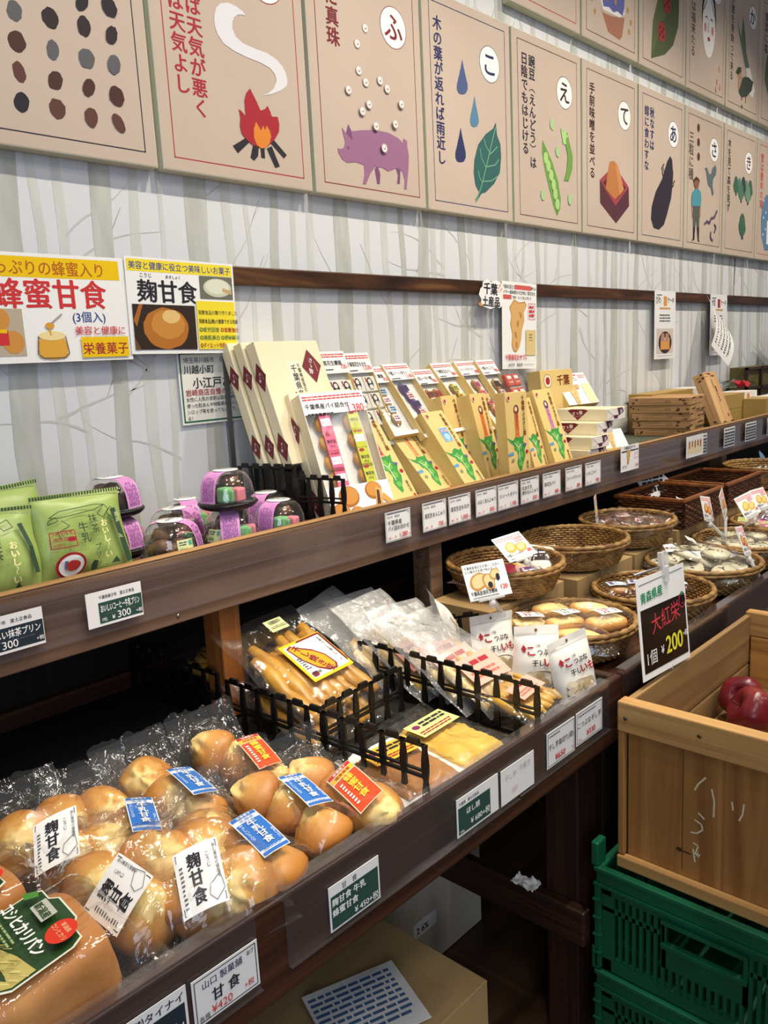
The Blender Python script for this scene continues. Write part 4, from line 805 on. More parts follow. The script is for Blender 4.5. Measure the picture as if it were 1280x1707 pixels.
mb = MB(); mb.box((-.078, 0, -.053), (.078, .258, 0), M_YBOX, bev=.001); F = Face(mb, None, .0002, .0001); F.disc(-.045, .225, .019, .0205, K_BLK, 22); F.disc(-.045, .225, .0175, .019, C_('#f0e0c0'), 22); F.disc(-.045, .225, .010, .012, K_RED, 16); F.text('千葉', .0, .212, .034, C_('#7a3a14'), .05, maxw=.06); mb.build('carton', r)
# printed biscuit carton on the wrapped stack
X = panelX(2.325, -.12, 1.134, -8.6, 34.7); r = thing('biscuit_carton', 'tilted yellow carton with a white biscuit sheet on its face, on the wrapped stack', 'box', X=X)
mb = MB(); mb.box((-.075, 0, -.04), (.075, .118, 0), M_YBOX, bev=.001); mb.build('carton', r)
mb = MB(); mb.box((-.074, .001, 0), (.074, .117, .0006), M_LAM); F = Face(mb, lambda u, v, l: Vector((u, v, .0006+l))); F.bars(-.07, .104, .03, .113, 1, RD2, .6); F.text('千葉落花生サブレ', -.066, .088, .0145, K_BLK, .03, maxw=.09); F.bars(.035, .095, .07, .11, 2, C_('#e8a0a0'), .6); F.rect(.03, .005, .07, .075, C_('#ecdfae')); cookie(F, -.02, .036, .036, '#e3bd84', '#d0a060'); F.disc(.005, .065, .01, .009, C_('#e0a878')); mb.build('printed_sheet', r)
def lying(x, y, z, w, d, h, rz, label):
    X = Matrix.Translation((x, y, z)) @ Matrix.Rotation(rad(rz), 4, 'Z'); r = thing('wrapped_gift_box', label, 'box', X=X, group='wrapped boxes lying in a pile')
    mb = MB(); mb.box((-w/2, -d/2, 0), (w/2, d/2, h), M_KRAFT, bev=.002)
    F = Face(mb, lambda u, v, l: Vector((u, -d/2-l, v)), .0002); G = Face(mb, lambda u, v, l: Vector((w/2+l, u, v)), .0002)
    F.poly([(-.045, h*.86), (-.034, h*.98), (.010, h*.98), (.022, h*.86), (-.012, .002)], M_MAROON); F.text('さゝ弥', -.012, h*.52, .012, M_LAM, .04, 'c', rot=8); F.line([(-.02, h*.34), (.004, h*.44)], .001, C_('#d9b0b0'))
    G.rect(-d/2+.001, .001, d/2-.001, h-.001, P('#e4e0da', .4)); G.poly([(.005, h*.98), (.035, h*.98), (.045, h*.6), (.015, h*.3)], C_('#5c2a40')); G.poly([(-.02, h*.4), (.012, h*.4), (.006, .004), (-.012, .004)], C_('#5c2a40')); G.line([(-d/2+.002, h*.9), (-.02, h*.4), (-d/2+.01, .004)], .0012, C_('#8a8480')); G.line([(d/2-.002, h*.9), (.02, h*.4)], .0012, C_('#a8a29c')); G.text('弥', .022, h*.55, .011, M_LAM, .03)
    mb.build('wrapped_carton', r)
for i, (px_, py_, ww, dd, rz_, lab) in enumerate(((2.092, -.205, .165, .112, -87, 'cream wrapped box at the bottom of the lying pile'), (2.105, -.210, .163, .11, -87, 'cream wrapped box third from the top of the lying pile'), (2.152, -.200, .160, .105, -86, 'cream wrapped box second from the top of the lying pile'), (2.212, -.203, .166, .112, -90, 'cream wrapped box on top of the lying pile'))):
    lying(px_, py_, SH+.0353*i+.0003, ww, dd, .035, rz_, lab)
X = panelX(2.33, -.235, SH, -15, 32); mb = MB(); mb.box((-.05, 0, -.002), (.05, .075, 0), M_LAM); F = Face(mb, None); F.rect(-.048, .002, .048, .012, C_('#e0bd5c')); cookie(F, -.01, .042, .03, '#e3bd84', '#d0a060'); o = mb.build('biscuit_card'); o.matrix_world = X; tag(o, 'small leaning biscuit picture card right of the wrapped pile', 'sign')
X = panelX(2.64, -.012, SH, 0, 2); mb = MB(); mb.box((-.2, 0, -.003), (.2, .105, 0), P('#d9d8d4', .5)); mb.box((-.2, 0, 0), (.2, .003, .003), C_('#7a3c34')); o = mb.build('leaning_board'); o.matrix_world = X; tag(o, 'low pale board with a red lower edge leaning on the wall', 'board')

# wood-pattern boxes --------------------------------------------------------------
M_WP = wood('wood_print_carton', '#9a744a', '#b98f5e', '#cba572', 'x', .55, 18, .05); M_WPY = wood('wood_print_carton_face', '#b8895a', '#d3a774', '#dfb886', 'y', .5, 22, .05)
K_WPD = C_('#5d3c28')
def ends(F, u0, v0, u1, v1, seed):
    r = random.Random(seed)
    for i in range(7): blob(F, r.uniform(u0, u1), r.uniform(v0, v1), abs(u1-u0)*.16, abs(v1-v0)*.16, K_WPD if i % 2 else C_('#b98a60'), seed*9+i, 0, .3, 10)
for i in range(5):
    w, d, h = .212-.004*(4-i), .19, .0268; mb = MB(); X = Matrix.Translation((2.835+.005*(4-i), -.160, SH+.0271*i+.0002)) @ Matrix.Rotation(rad((-80, -82, -81, -83, -82)[i]), 4, 'Z')
    mb.box((-w/2, -d/2, 0), (w/2, d/2, h), M_WP, bev=.0015); F = Face(mb, lambda u, v, l: Vector((u, -d/2-l, v)), .0002, .00005)
    ends(F, -w/2+.003, .003, -w/2+.030, h-.003, i); ends(F, w/2-.045, .003, w/2-.003, h-.003, i+8); F.line([(-w/2+.04, h*.4), (w/2-.06, h*.34)], .0008, K_WPD); F.line([(-w/2+.05, h*.7), (w/2-.1, h*.72)], .0006, K_WPD); F.disc(.03, h*.5, .012, .005, C_('#a07a50'), 14)
    G = Face(mb, lambda u, v, l: Vector((w/2+l, u, v)), .0002, .00005); ends(G, -d/2+.01, .004, d/2-.01, h-.004, i+20)
    o = mb.build('wood_pattern_box'); o.matrix_world = X; tag(o, ('bottom', 'second from the bottom', 'middle', 'second from the top', 'top')[i]+' box of the wood-patterned carton stack', 'box', 'stacked wood-patterned cartons')
X = panelX(3.155, -.262, .99, -3.4, 22); mb = MB(); mb.box((-.052, 0, -.045), (.052, .222, 0), M_WPY, bev=.0015); F = Face(mb, None, .0002, .00005); ends(F, -.05, .202, .05, .22, 31); ends(F, -.05, .004, .05, .022, 32); F.text('焼栗もなか', .006, .165, .013, K_WPD, .03, vert=True); F.text('落花生', -.006, .19, .010, K_WPD, .0, vert=True); F.disc(.03, .045, .005, .007, K_RED, 10)
G = Face(mb, lambda u, v, l: Vector((-.052-l, v, u)), .0002, .00005); ends(G, -.04, .003, -.005, .03, 33); ends(G, -.04, .19, -.005, .218, 34); G.line([(-.02, .04), (-.024, .18)], .001, K_WPD)
o = mb.build('wood_pattern_box'); o.matrix_world = X; tag(o, 'single wood-patterned carton leaning upright against the stack', 'box')

# far end of the shelf ---------------------------------------------------------------
M_GOLD = noisy('gold_carton', ((.3, '#a98a4a'), (.7, '#bb9c5a')), (4, 4, 4), 1, 2, .5)
def goldbox(x, y, z, w, d, h, wl, label, sq=False, nut=False):
    r = thing('gold_cake_box', label, 'box', (x, y, z), 0, 'gold boxes with white ends')
    mb = MB(); mb.box((-w/2, -d/2, 0), (w/2-wl, d/2, h), M_GOLD, bev=.001); F = Face(mb, lambda u, v, l: Vector((u, -d/2-l, v)), .0002)
    if sq: F.rect(-w/2+.06, h*.2, -w/2+.10, h*.45, C_('#8c2a2c')); F.rect(-w/2+.02, h*.55, -w/2+.04, h*.95, C_('#d9d9d2'))
    mb.build('carton', r)
    mb = MB(); mb.box((w/2-wl, -d/2-.0008, .001), (w/2, d/2+.0008, h+.001), P('#eeeceb', .4), bev=.001); F = Face(mb, lambda u, v, l: Vector((w/2-wl+u, -d/2-.0008-l, v)), .0002)
    if nut: F.disc(wl*.28, h*.62, .016, .018, C_('#cf8a48')); F.disc(wl*.22, h*.38, .014, .018, C_('#d99a58'))
    F.bars(wl*.45, h*.3, wl*.9, h*.6, 3, K_GRY, .4, 3)
    if sq: F.rect(wl*.36, h*.25, wl*.46, h*.6, C_('#a02a30')); F.disc(wl*.98, h*.5, .02, .03, C_('#b8774a'))
    mb.build('sleeve', r)
goldbox(3.07, -.06, SH, .48, .09, .142, .12, 'tall gold box by the wall with a peanut picture on its white end', nut=True)
goldbox(3.40, -.165, SH, .36, .10, .052, .14, 'lower gold box of the pair behind the leaning carton')
goldbox(3.40, -.165, SH+.053, .36, .10, .058, .14, 'upper gold box of the pair behind the leaning carton', nut=True)
goldbox(3.62, -.262, SH, .40, .09, .085, .26, 'gold box with a red square at the shelf front', True)
mb = MB(); mb.box((3.77, -.10, SH), (4.12, -.03, SH+.20), noisy('olive_basket_box', ((.3, '#4d4526'), (.7, '#6a5f36')), (30, 30, 30), 1, 3, .6), bev=.003)
for z in (SH, SH+.1, SH+.188): mb.box((3.762, -.112, z), (4.128, -.10, z+.012), M_DARKWOOD)
for x in (3.762, 3.94, 4.116): mb.box((x, -.112, SH), (x+.012, -.1005, SH+.2), M_DARKWOOD)
tag(mb.build('framed_olive_box'), 'dark framed olive box standing against the far wall', 'box')
def gift(x, y, z, s, label):
    r = thing('gift_bag', label, 'bag', (x, y, z)); mb = MB(); rn = random.Random(3)
    wob = lambda p: p*(1+.10*noise.noise(p*22))
    mb.lathe([(.0, 0), (.07*s, .002), (.085*s, .05*s), (.07*s, .11*s), (.02*s, .15*s), (.03*s, .17*s), (.055*s, .22*s)], M_FILM_W, 24, wob=lambda p: Vector((p.x*(1+.15*noise.noise(p*40)), p.y*(1+.15*noise.noise(p*40+Vector((3, 1, 0)))), p.z))); mb.build('wrapper', r)
    for i in range(5):
        mb = MB(); pie(mb, .03*s*math.cos(i*1.3), .03*s*math.sin(i*1.3), .028*s+.02*s*i*.8, .03*s, M_PIE); mb.build('packed_cake', r)
    mb = MB(); mb.lathe([(.021*s, .145*s), (.026*s, .15*s), (.021*s, .156*s)], C_('#c22430'), 14)
    for a in (-1, 1): mb.grid(lambda u, v: Vector((a*(.02+.07*u)*s, -.025*s+.01*s*math.sin(u*6), .15*s+.05*s*(v-.5)*math.sin(PI*min(1, u*1.1)))), 6, 3, C_('#c22430'))
    mb.build('ribbon', r)
gift(4.02, -.215, SH, 1.0, 'clear gift bag tied with a red ribbon at the end of the shelf')
mb = MB(); rn = random.Random(5); mb.grid(lambda u, v: Vector((3.52+.26*u, -.15+.12*v, SH+.125+.025*noise.noise(Vector((u*4, v*4, 1)))+.02*math.sin(PI*u))), 14, 8, M_FILM)
r = thing('cellophane_pack', 'flat cellophane pack with a red bow lying on the gold boxes', 'bag', (0, 0, 0)); mb.build('wrapper', r)
mb = MB(); mb.grid(lambda u, v: Vector((3.53+.13*u, -.16+.03*v, SH+.138+.015*math.sin(u*PI*2+v))), 10, 3, C_('#b3202a')); mb.build('bow', r)

p = at(386, 740, y=-.006); mb = MB(); mb.box((p.x-.006, -.009, SH), (p.x+.006, -.0012, 1.335), P('#8f9296', .35, .5, .7)); mb.tube([(p.x+.004, -.009, 1.332), (p.x+.004, -.05, 1.333), (p.x+.004, -.052, 1.339)], .002, P('#8f9296', .35, .5, .7), 6)
tag(mb.build('metal_upright'), 'thin grey metal upright with a peg on the wall behind the tall wrapped boxes', 'bracket')

# ------------------------------------------------------------------ pudding bags and sweet domes on the shelf
def crk(p, s, seed): return noise.noise(Vector((p[0]*s+seed, p[1]*s-seed*.7, seed*.37)))
def pillow(mb, w, h, t, m, seed, nu=22, nv=24, top=.0, bot=.0, crumple=.004, px=2.6, pv=.55, zig=0, side=0.0):
    """sealed pouch: front and back sheets bulging between pinched edges, in the local u-v plane; returns the front surface"""
    def pt(u, v, s):
        bulge = max(0, 1-abs(2*u-1)**px)**.6*max(0, math.sin(PI*min(1, max(0, (v-bot)/(1-top-bot)))) if bot < v < 1-top else 0)**pv
        z = s*(t/2*bulge+crumple*.5*crk((u*w*1.0, v*h), 38, seed+s)*(.3+bulge)) + crumple*1.4*crk((u*w, v*h), 16, seed+5)
        x = (u-.5)*w*(1-side*bulge)+crumple*.6*crk((u*w, v*h), 20, seed+9)
        return Vector((x, v*h, z))
    mb.grid(lambda a, b: pt(a, b, 1), nu, nv, m); mb.grid(lambda a, b: pt(1-a, b, -1), nu, nv, m)
    return lambda u, v, l: pt(u/w+.5, v/h, 1)+Vector((0, 0, l))
def tea(x, y, z, w, h, yaw, lean, roll, label, full, seed):
    X = panelX(x, y, z, yaw, lean, roll); r = thing('pudding_bag', label, 'bag', X=X, group='green tea pudding bags')
    mb = MB(); fn = pillow(mb, w, h, .05, M_TEA, seed, 26, 26, .06, .02, .006)
    F = Face(mb, fn, .0008, .0002); D = C_('#39503a'); n = 34
    for i in range(n): u = -w/2+w*(i+.2)/n; F.rect(u, h*.955, u+w/n*.55, h*.995, D, 2)
    if full:
        F.line([(-.058, .098), (-.04, .106), (.02, .110), (.034, .108), (.018, .102), (-.04, .096), (-.058, .098)], .0012, D)
        for q in ([(-.062,.088),(-.045,.092),(-.048,.098),(-.06,.094),(-.062,.088)], [(-.055,.072),(-.03,.082),(-.04,.092)], [(-.05,.076),(-.048,.064)], [(.02,.094),(.034,.108),(.04,.100),(.03,.088),(.02,.094)], [(.044,.103),(.052,.096),(.045,.084),(.036,.094),(.044,.103)]): F.line(q, .0012, D)
        F.text('抹茶', .010, .096, .0155, D, .02, vert=True); F.text('牛乳', -.010, .086, .0165, D, .02, vert=True); F.text('プリン', .010, .050, .0125, D, .01, vert=True)
        F.text('おいし〜い', .028, .086, .0125, C_('#f3e9a8'), .05, vert=True); F.line([(.047, .10), (.051, .08), (.055, .05), (.062, .012)], .010, D); F.text('酪農家限定', .053, .094, .0085, C_('#c9d49a'), .01, vert=True)
        F.frame(-.064, .050, -.026, .076, .0014, K_RED); F.text('フルヤ牛乳', -.062, .069, .0068, K_RED, .03, maxw=.034); F.text('産限定', -.060, .061, .0068, K_RED, .01, maxw=.02); F.text('100%', -.060, .0525, .0072, K_RED, .0); blob(F, -.034, .062, .007, .004, K_RED, 4)
        F.disc(-.038, .022, .022, .020, C_('#b02a2c'), 26); F.disc(-.038, .022, .018, .016, M_LAM, 26); blob(F, -.036, .022, .010, .008, C_('#c23a34'), 6); F.rect(-.048, .018, -.044, .03, C_('#5a6a98'))
        F.poly([(-.006, .018), (0, .024), (.008, .022), (.006, .010), (-.004, .008)], D); F.poly([(.03, .014), (.038, .024), (.044, .014)], D)
    else:
        F.text('抹茶', .012, .085, .0165, D, .02, vert=True); F.text('おいし〜い', .036, .080, .0125, C_('#f3e9a8'), .05, vert=True); F.line([(.02, .105), (.035, .112), (.042, .10), (.028, .095), (.02, .105)], .0012, D); F.line([(.052, .105), (.06, .07), (.066, .03)], .007, D); F.text('プリン', .005, .045, .013, D, .01, vert=True); F.poly([(.03, .008), (.037, .020), (.043, .008)], D)
    mb.build('printed_bag', r)
tea(.583, -.226, .99, .15, .134, 2.6, 11, -2, 'large green pudding bag with red seal and yellow brush lettering, fully in view', True, 3)
tea(.428, -.232, .99, .15, .132, -8, 14, -3, 'green pudding bag cut off by the left edge, in front', False, 8)
tea(.50, -.15, .99, .15, .150, 4, 10, 3, 'green pudding bag behind the front pair, crimped top showing', False, 15)
tea(.375, -.11, .99, .15, .160, -3, 8, -2, 'green pudding bag furthest back at the left edge', False, 21)

M_PINK = noisy('pink_band', ((.35, '#c884c0'), (.65, '#d69ace')), (60, 60, 60), 1, 2, .4)
M_MOCHI = noisy('brown_mochi', ((.3, '#4a2f1c'), (.7, '#7a5330')), (50, 50, 50), 1, 3, .5)
DPROF = [(.044, .006), (.0445, .012), (.0435, .022), (.041, .034), (.0365, .044), (.030, .0505), (.024, .053), (.012, .0545), (0, .0548)]
def dome_r(z):
    for (r0, z0), (r1, z1) in zip(DPROF, DPROF[1:]):
        if z0 <= z <= z1: return r0+(r1-r0)*(z-z0)/(z1-z0)
    return 0
def make_dome():
    r = thing('sweet_dome', 'x', 'sweet cup', (0, 0, 0))
    mb = MB(); mb.lathe([(.036, 0), (.042, .002), (.047, .006), (.048, .009), (.046, .010), (.040, .006), (0, .004)], M_BLACK, 30); mb.build('tray', r)
    mb = MB(); mb.lathe([(a, b) for a, b in DPROF], M_DOME, 30); mb.build('dome_lid', r)
    mb = MB(); n = 16
    def band(u, v):
        s = -1+1.36*u; w = (v-.5)*.030
        t = abs(s)
        if t < .36: k = t/.36; rr = .027*k; z = .0549-.0032*k*k
        else: k = (t-.36)/.64; z = .0517-(.0517-.012)*k; rr = dome_r(z)
        return Vector((w, math.copysign(rr+.0008, s) if t > .001 else 0, z+.0006))
    mb.grid(band, n, 3, M_PINK); F = Face(mb, lambda u, v, l: band(u, v)+Vector((0, -1 if u < .7 else 1, .3)).normalized()*l, .0004, .0002)
    for s0, s1 in ((.03, .42),): F.bars(s0, .12, s1, .88, 9, C_('#8d4a90'), .42, int(s0*100))
    mb.build('label_band', r)
    mb = MB(); mb.lathe([(0, .0562), (.020, .0556), (.0205, .0550)], M_LAM, 22); F = Face(mb, lambda u, v, l: Vector((u, v, .0562+l))); F.text('わらび', 0, -.004, .010, K_BLK, .03, 'c', maxw=.03); mb.build('top_label', r)
    for x, y, c, s in ((.017, -.022, '#7fbf7a', .0105), (.030, -.010, '#e0838f', .010), (.024, -.016, '#7fbf7a', .009)):
        mb = MB(); mb.box((x-s, y-s, .012), (x+s, y+s, .012+2*s), P(c, .5, .3), bev=.003); mb.build('rice_cake', r)
    for i in range(8):
        mb = MB(); a = 2+i*.9; q = .019 if i < 5 else .010; mb.lathe([(0, 0), (.012, .002), (.015, .010), (.010, .019), (0, .021)], M_MOCHI, 12, Matrix.Translation((q*math.cos(a)-.004, q*math.sin(a)+.003, .006+.006*(i % 2)+(.014 if i > 4 else 0)))); mb.build('jelly_piece', r)
    mb = MB(); mb.grid(lambda u, v: Vector((.012+.026*u, -.036+.008*u+.004*v, .012+.024*v)), 4, 4, M_FILM); mb.build('sauce_sachet', r)
    return r
def sticker(r):
    mb = MB(); fn = lambda u, v, l: Vector((math.sin(-.55+u/.041)*(.0425+l-.006*v/.02), -math.cos(-.55+u/.041)*(.0425+l-.006*v/.02), .014+v))
    F = Face(mb, fn, .0006, .0002); F.rect(-.02, 0, .02, .018, P('#dfe6a8', .4), 8); F.bars(-.017, .010, -.004, .016, 2, K_BLK, .5, 2); F.rect(-.001, .010, .005, .016, C_('#48a890'), 2); F.text('¥300', -.017, .003, .0055, K_BLK, .01); [F.rect(.007+.0017*i, .004, .0078+.0017*i, .016, K_BLK) for i in range(6)]
    mb.build('price_sticker', r)
D0 = make_dome()
spots = [(.722, -.250, 0, 40, 'front left pink-banded sweet cup with a pale price sticker, not stacked', 1), (.838, -.257, 0, -35, 'bottom sweet cup of the front stack of two', 1), (.838, -.257, .0572, -78, 'top sweet cup of the front stack of two, green and pink rice cakes facing out', 0), (.947, -.262, 0, -72, 'front right pink-banded sweet cup beside the black rack', 0),
         (.995, -.165, 0, -65, 'pink-banded sweet cup behind the front right one', 0), (.690, -.128, 0, 12, 'bottom sweet cup of the stack behind the green bag', 0), (.690, -.128, .0572, 18, 'top sweet cup of the stack behind the green bag', 0), (.795, -.150, 0, 35, 'pink-banded sweet cup just behind the front left one', 0), (.868, -.075, 0, -20, 'pink-banded sweet cup nearest the wall', 1)]
for i, (x, y, dz, rz, lab, st) in enumerate(spots):
    X = Matrix.Translation((x, y, SH+.0003+dz*1.22)) @ Matrix.Rotation(rad(rz), 4, 'Z') @ Matrix.Diagonal((1.1, 1.1, 1.22, 1))
    if i == 0: o = D0; o.matrix_world = X; o['label'] = lab; o['group'] = 'pink-banded sweet cups'
    else: o = dup(D0, X, lab, 'pink-banded sweet cups')
    if st == 1: pending = o
    spots[i] = (o, st)
for o, st in spots:
    if st: sticker(o)

# ------------------------------------------------------------------ bun bags on the lower table
def bun_mesh(mb, seed, R=.0365, H=.050, X=None):
    def wob(p):
        n = noise.noise(p*24+Vector((seed*3.1, seed, 0))); k = min(1, max(0, (p.z-.55*H)/(.3*H)))
        ridge = (1-abs(noise.noise(Vector((p.x*70, p.y*70, seed*2.3)))*2))*.007*k-.002*k; sq = 1+.05*math.sin(math.atan2(p.y, p.x)*2+seed)
        return Vector((p.x*(sq+n*.07)+.003*k*math.sin(seed), p.y*(2-sq+n*.07), p.z+n*.0025+ridge))
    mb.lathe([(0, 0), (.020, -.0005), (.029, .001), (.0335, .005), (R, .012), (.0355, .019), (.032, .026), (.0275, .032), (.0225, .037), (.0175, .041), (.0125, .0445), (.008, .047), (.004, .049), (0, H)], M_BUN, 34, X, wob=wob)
class Drape:
    """film lying over some lumps (x, y, r, h) inside a w x (y0..y1) rectangle"""
    def __init__(s, lumps, w, y0, y1, seed, amp=.006, flare=.06): s.L, s.w, s.y0, s.y1, s.seed, s.amp, s.fl = lumps, w, y0, y1, seed, amp, flare
    def z(s, x, y):
        q = 0
        for lx, ly, r, h in s.L:
            d = math.hypot(x-lx, y-ly)/(r*1.28)
            if d < 1: q += (h*(1-d*d)**.5)**6
        q = q**(1/6)
        a = crk((x, y), 30, s.seed)*s.amp + (.5-abs(crk((x, y), 46, s.seed+4)))*s.amp*1.3 + (.4-abs(crk((x, y), 105, s.seed+7)))*s.amp*.5
        v = (y-s.y0)/(s.y1-s.y0)
        fl = s.fl*max(0, (v-.72)/.28)**1.6 + s.fl*.25*max(0, (.12-v)/.12)
        return max(.003, q+.0022+a*(.8 if q > .02 else 1.5))+fl
    def build(s, mb, m, nu=44, nv=60):
        def top(u, v):
            x = (u-.5)*s.w; y = s.y0+(s.y1-s.y0)*v; e = min(u, 1-u)*2
            pin = 1-.16*math.sin(PI*v)**2*0 - .10*(1 if False else 0)
            k = min(1, e/.16)**.6
            zz = s.z(x, y)*k+(1-k)*(.004+s.fl*max(0, (v-.72)/.28)**1.6)
            return Vector((x*(1-.06*abs(crk((0, y), 20, s.seed+2)))+.004*crk((x, y), 25, s.seed+1), y, zz))
        s.top = top; mb.grid(top, nu, nv, m)
        mb.grid(lambda u, v: Vector(((u-.5)*s.w, s.y0+(s.y1-s.y0)*v, .0012+s.fl*max(0, (v-.72)/.28)**1.6)), 4, 12, m)
def onfilm(dr, cx, cy, rot, lift=.0012):
    c, s = math.cos(rad(rot)), math.sin(rad(rot))
    # the label is stiff paper: best plane through the film under it, lifted clear of the bumps
    import numpy as np
    A = []; Bv = []
    for u in (-.026, -.013, 0, .013, .026):
        for v in (-.04, -.02, 0, .02, .04): A.append((1, u, v)); Bv.append(dr.z(cx+u*c-v*s, cy+u*s+v*c))
    k = np.linalg.lstsq(np.array(A), np.array(Bv), rcond=None)[0]; up = max(b_-float(np.dot(a_, k)) for a_, b_ in zip(A, Bv))
    def fn(u, v, l): return Vector((cx+u*c-v*s, cy+u*s+v*c, float(k[0]+k[1]*u+k[2]*v)+up*.75-4*u*u-.8*v*v+lift+l))
    return fn
BLU = P('#2f6fc0', .35); LBLU = P('#e9eef6', .35)
def lab_milk(mb, fn):
    F = Face(mb, fn, .0006, .00025); w, h = .034, .082
    F.rect(-w/2, -h/2, w/2, h/2, LBLU, 12); F.rect(-w/2+.0012, -h/2+.011, w/2-.0012, h/2-.016, BLU, 12); F.rect(-w/2+.0012, h/2-.0075, w/2-.0012, h/2-.001, BLU, 6); F.rect(-w/2+.0012, -h/2+.001, w/2-.0012, -h/2+.006, BLU, 6)
    F.text('栄養菓子', 0, h/2-.0065, .0048, M_LAM, .01, 'c'); F.text('北海道', 0, h/2-.0145, .0062, BLU, .01, 'c'); F.text('牛乳甘食', .001, h/2-.017, .0125, M_LAM, .02, vert=True); F.text('やさしいミルク', -.012, h/2-.018, .0052, LBLU, 0, vert=True); F.text('あましょく', .0125, -.006, .0045, LBLU, 0, vert=True); F.bars(-.012, -h/2+.007, .012, -h/2+.010, 1, BLU, .6, 3)
def lab_koji(mb, fn):
    F = Face(mb, fn, .0006, .00025); w, h = .048, .058
    F.rect(-w/2, -h/2, w/2, h/2, M_PAPER, 14); F.frame(-w/2+.002, -h/2+.002, w/2-.002, h/2-.002, .0008, K_BLK)
    F.text('麹甘食', -.004, h/2-.006, .0155, K_BLK, .05, vert=True); F.text('こうじ', .0105, h/2-.010, .005, K_BLK, .01, vert=True); F.text('飲む薬局の健康を', .019, h/2-.005, .004, K_BLK, 0, vert=True); F.bars(-.020, -.024, -.0165, .015, 10, K_GRY, .4, 3); F.line([(.008, -.012), (.02, -.004), (.022, -.018), (.012, -.026), (.006, -.02), (.008, -.012)], .0006, K_GRY)
def lab_honey(mb, fn):
    F = Face(mb, fn, .0006, .00025); w, h = .034, .082
    F.rect(-w/2, -h/2, w/2, h/2, P('#f3e4c8', .4), 12); F.rect(-w/2+.001, -h/2+.001, w/2-.001, h/2-.018, P('#d8502a', .35), 12); F.rect(-w/2+.001, h/2-.0075, w/2-.001, h/2-.001, P('#c8302a', .35), 6); F.rect(-w/2+.001, h/2-.0165, w/2-.001, h/2-.009, P('#f0c030', .35), 6)
    F.text('栄養菓子', 0, h/2-.0065, .0048, M_LAM, .01, 'c'); F.text('国産蜂蜜', 0, h/2-.015, .0055, K_RED, .01, 'c'); F.text('蜂蜜甘食', .001, h/2-.019, .0125, P('#f7d648', .4), .03, vert=True); F.bars(-.013, -.03, -.009, .015, 8, M_LAM, .5, 2)
def bun_bag(x, y, rz, tilt, kind, label, seed, lx=.022, ly=.008, lrot=0, roll=0):
    X = flatX(x, y, TB+.004+.085*math.sin(rad(tilt)), rz, tilt, roll); r = thing('bun_bag', label, 'bag of buns', X=X, group='bags of buns on the mesh mat')
    rn = random.Random(seed); lumps = []
    big = kind == lab_koji
    spots_ = ((-.012, .062), (-.006, .002), (-.008, -.058)) if not big else ((-.024, .048), (.030, .046), (-.014, -.024), (.030, -.038))
    for bx, by in spots_:
        bx += rn.uniform(-.004, .004); s = 1.06 if not big else 1.18; tl = rn.uniform(30, 62); yz = rn.choice((rn.uniform(-60, 30), rn.uniform(150, 240)))
        Xb = Matrix.Translation((bx, by, .024)) @ Matrix.Rotation(rad(yz), 4, 'Z') @ Matrix.Rotation(rad(tl), 4, 'X') @ Matrix.Scale(s, 4) @ Matrix.Translation((0, 0, -.014))
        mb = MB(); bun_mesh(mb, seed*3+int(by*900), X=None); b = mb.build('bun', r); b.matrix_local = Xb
        lumps.append((bx, by, .038*s, .060*s))
    dr = Drape(lumps, .118 if not big else .15, -.092, .135, seed, .007, .06)
    mb = MB(); dr.build(mb, M_FILM); mb.build('wrapper', r)
    mb = MB(); kind(mb, onfilm(dr, lx, ly, lrot)); mb.build('label', r)
    return r
bun_bag(.368, -.520, 8, 6, lab_koji, 'bag of buns with a white brush-lettered label at the back left', 3, -.026, -.026, -32)
bun_bag(.446, -.548, 0, 5, lab_milk, 'blue-labelled bun bag beside the white-labelled bag at the back left, label nearly upright', 5, .0, -.022, -23)
bun_bag(.526, -.525, 0, 6, lab_milk, 'blue-labelled bun bag in the middle of the back row', 9, .0, -.03, -8)
bun_bag(.640, -.528, -2, 6, lab_honey, 'orange-labelled bun bag at the foot of the wooden post', 14, -.006, -.03, -12)
bun_bag(.384, -.668, -4, 4, lab_koji, 'bag of buns with a white label right behind the bread loaf', 21, -.036, -.026, 10)
bun_bag(.446, -.694, -10, 3, lab_koji, 'bag of buns with a white label tilted toward the front edge', 26, -.020, -.045, -14)
bun_bag(.514, -.690, 2, 3, lab_milk, 'blue-labelled bun bag at the front, above the handwritten white card', 31, -.006, -.028, -10)
bun_bag(.604, -.676, 0, 4, lab_milk, 'blue-labelled bun bag in front of the orange-labelled one, three plump buns in a row', 36, .0, -.014, -12)
bun_bag(.680, -.690, 0, 3, lab_honey, 'orange-labelled bun bag pressed against the black divider', 41, -.022, -.034, -12)

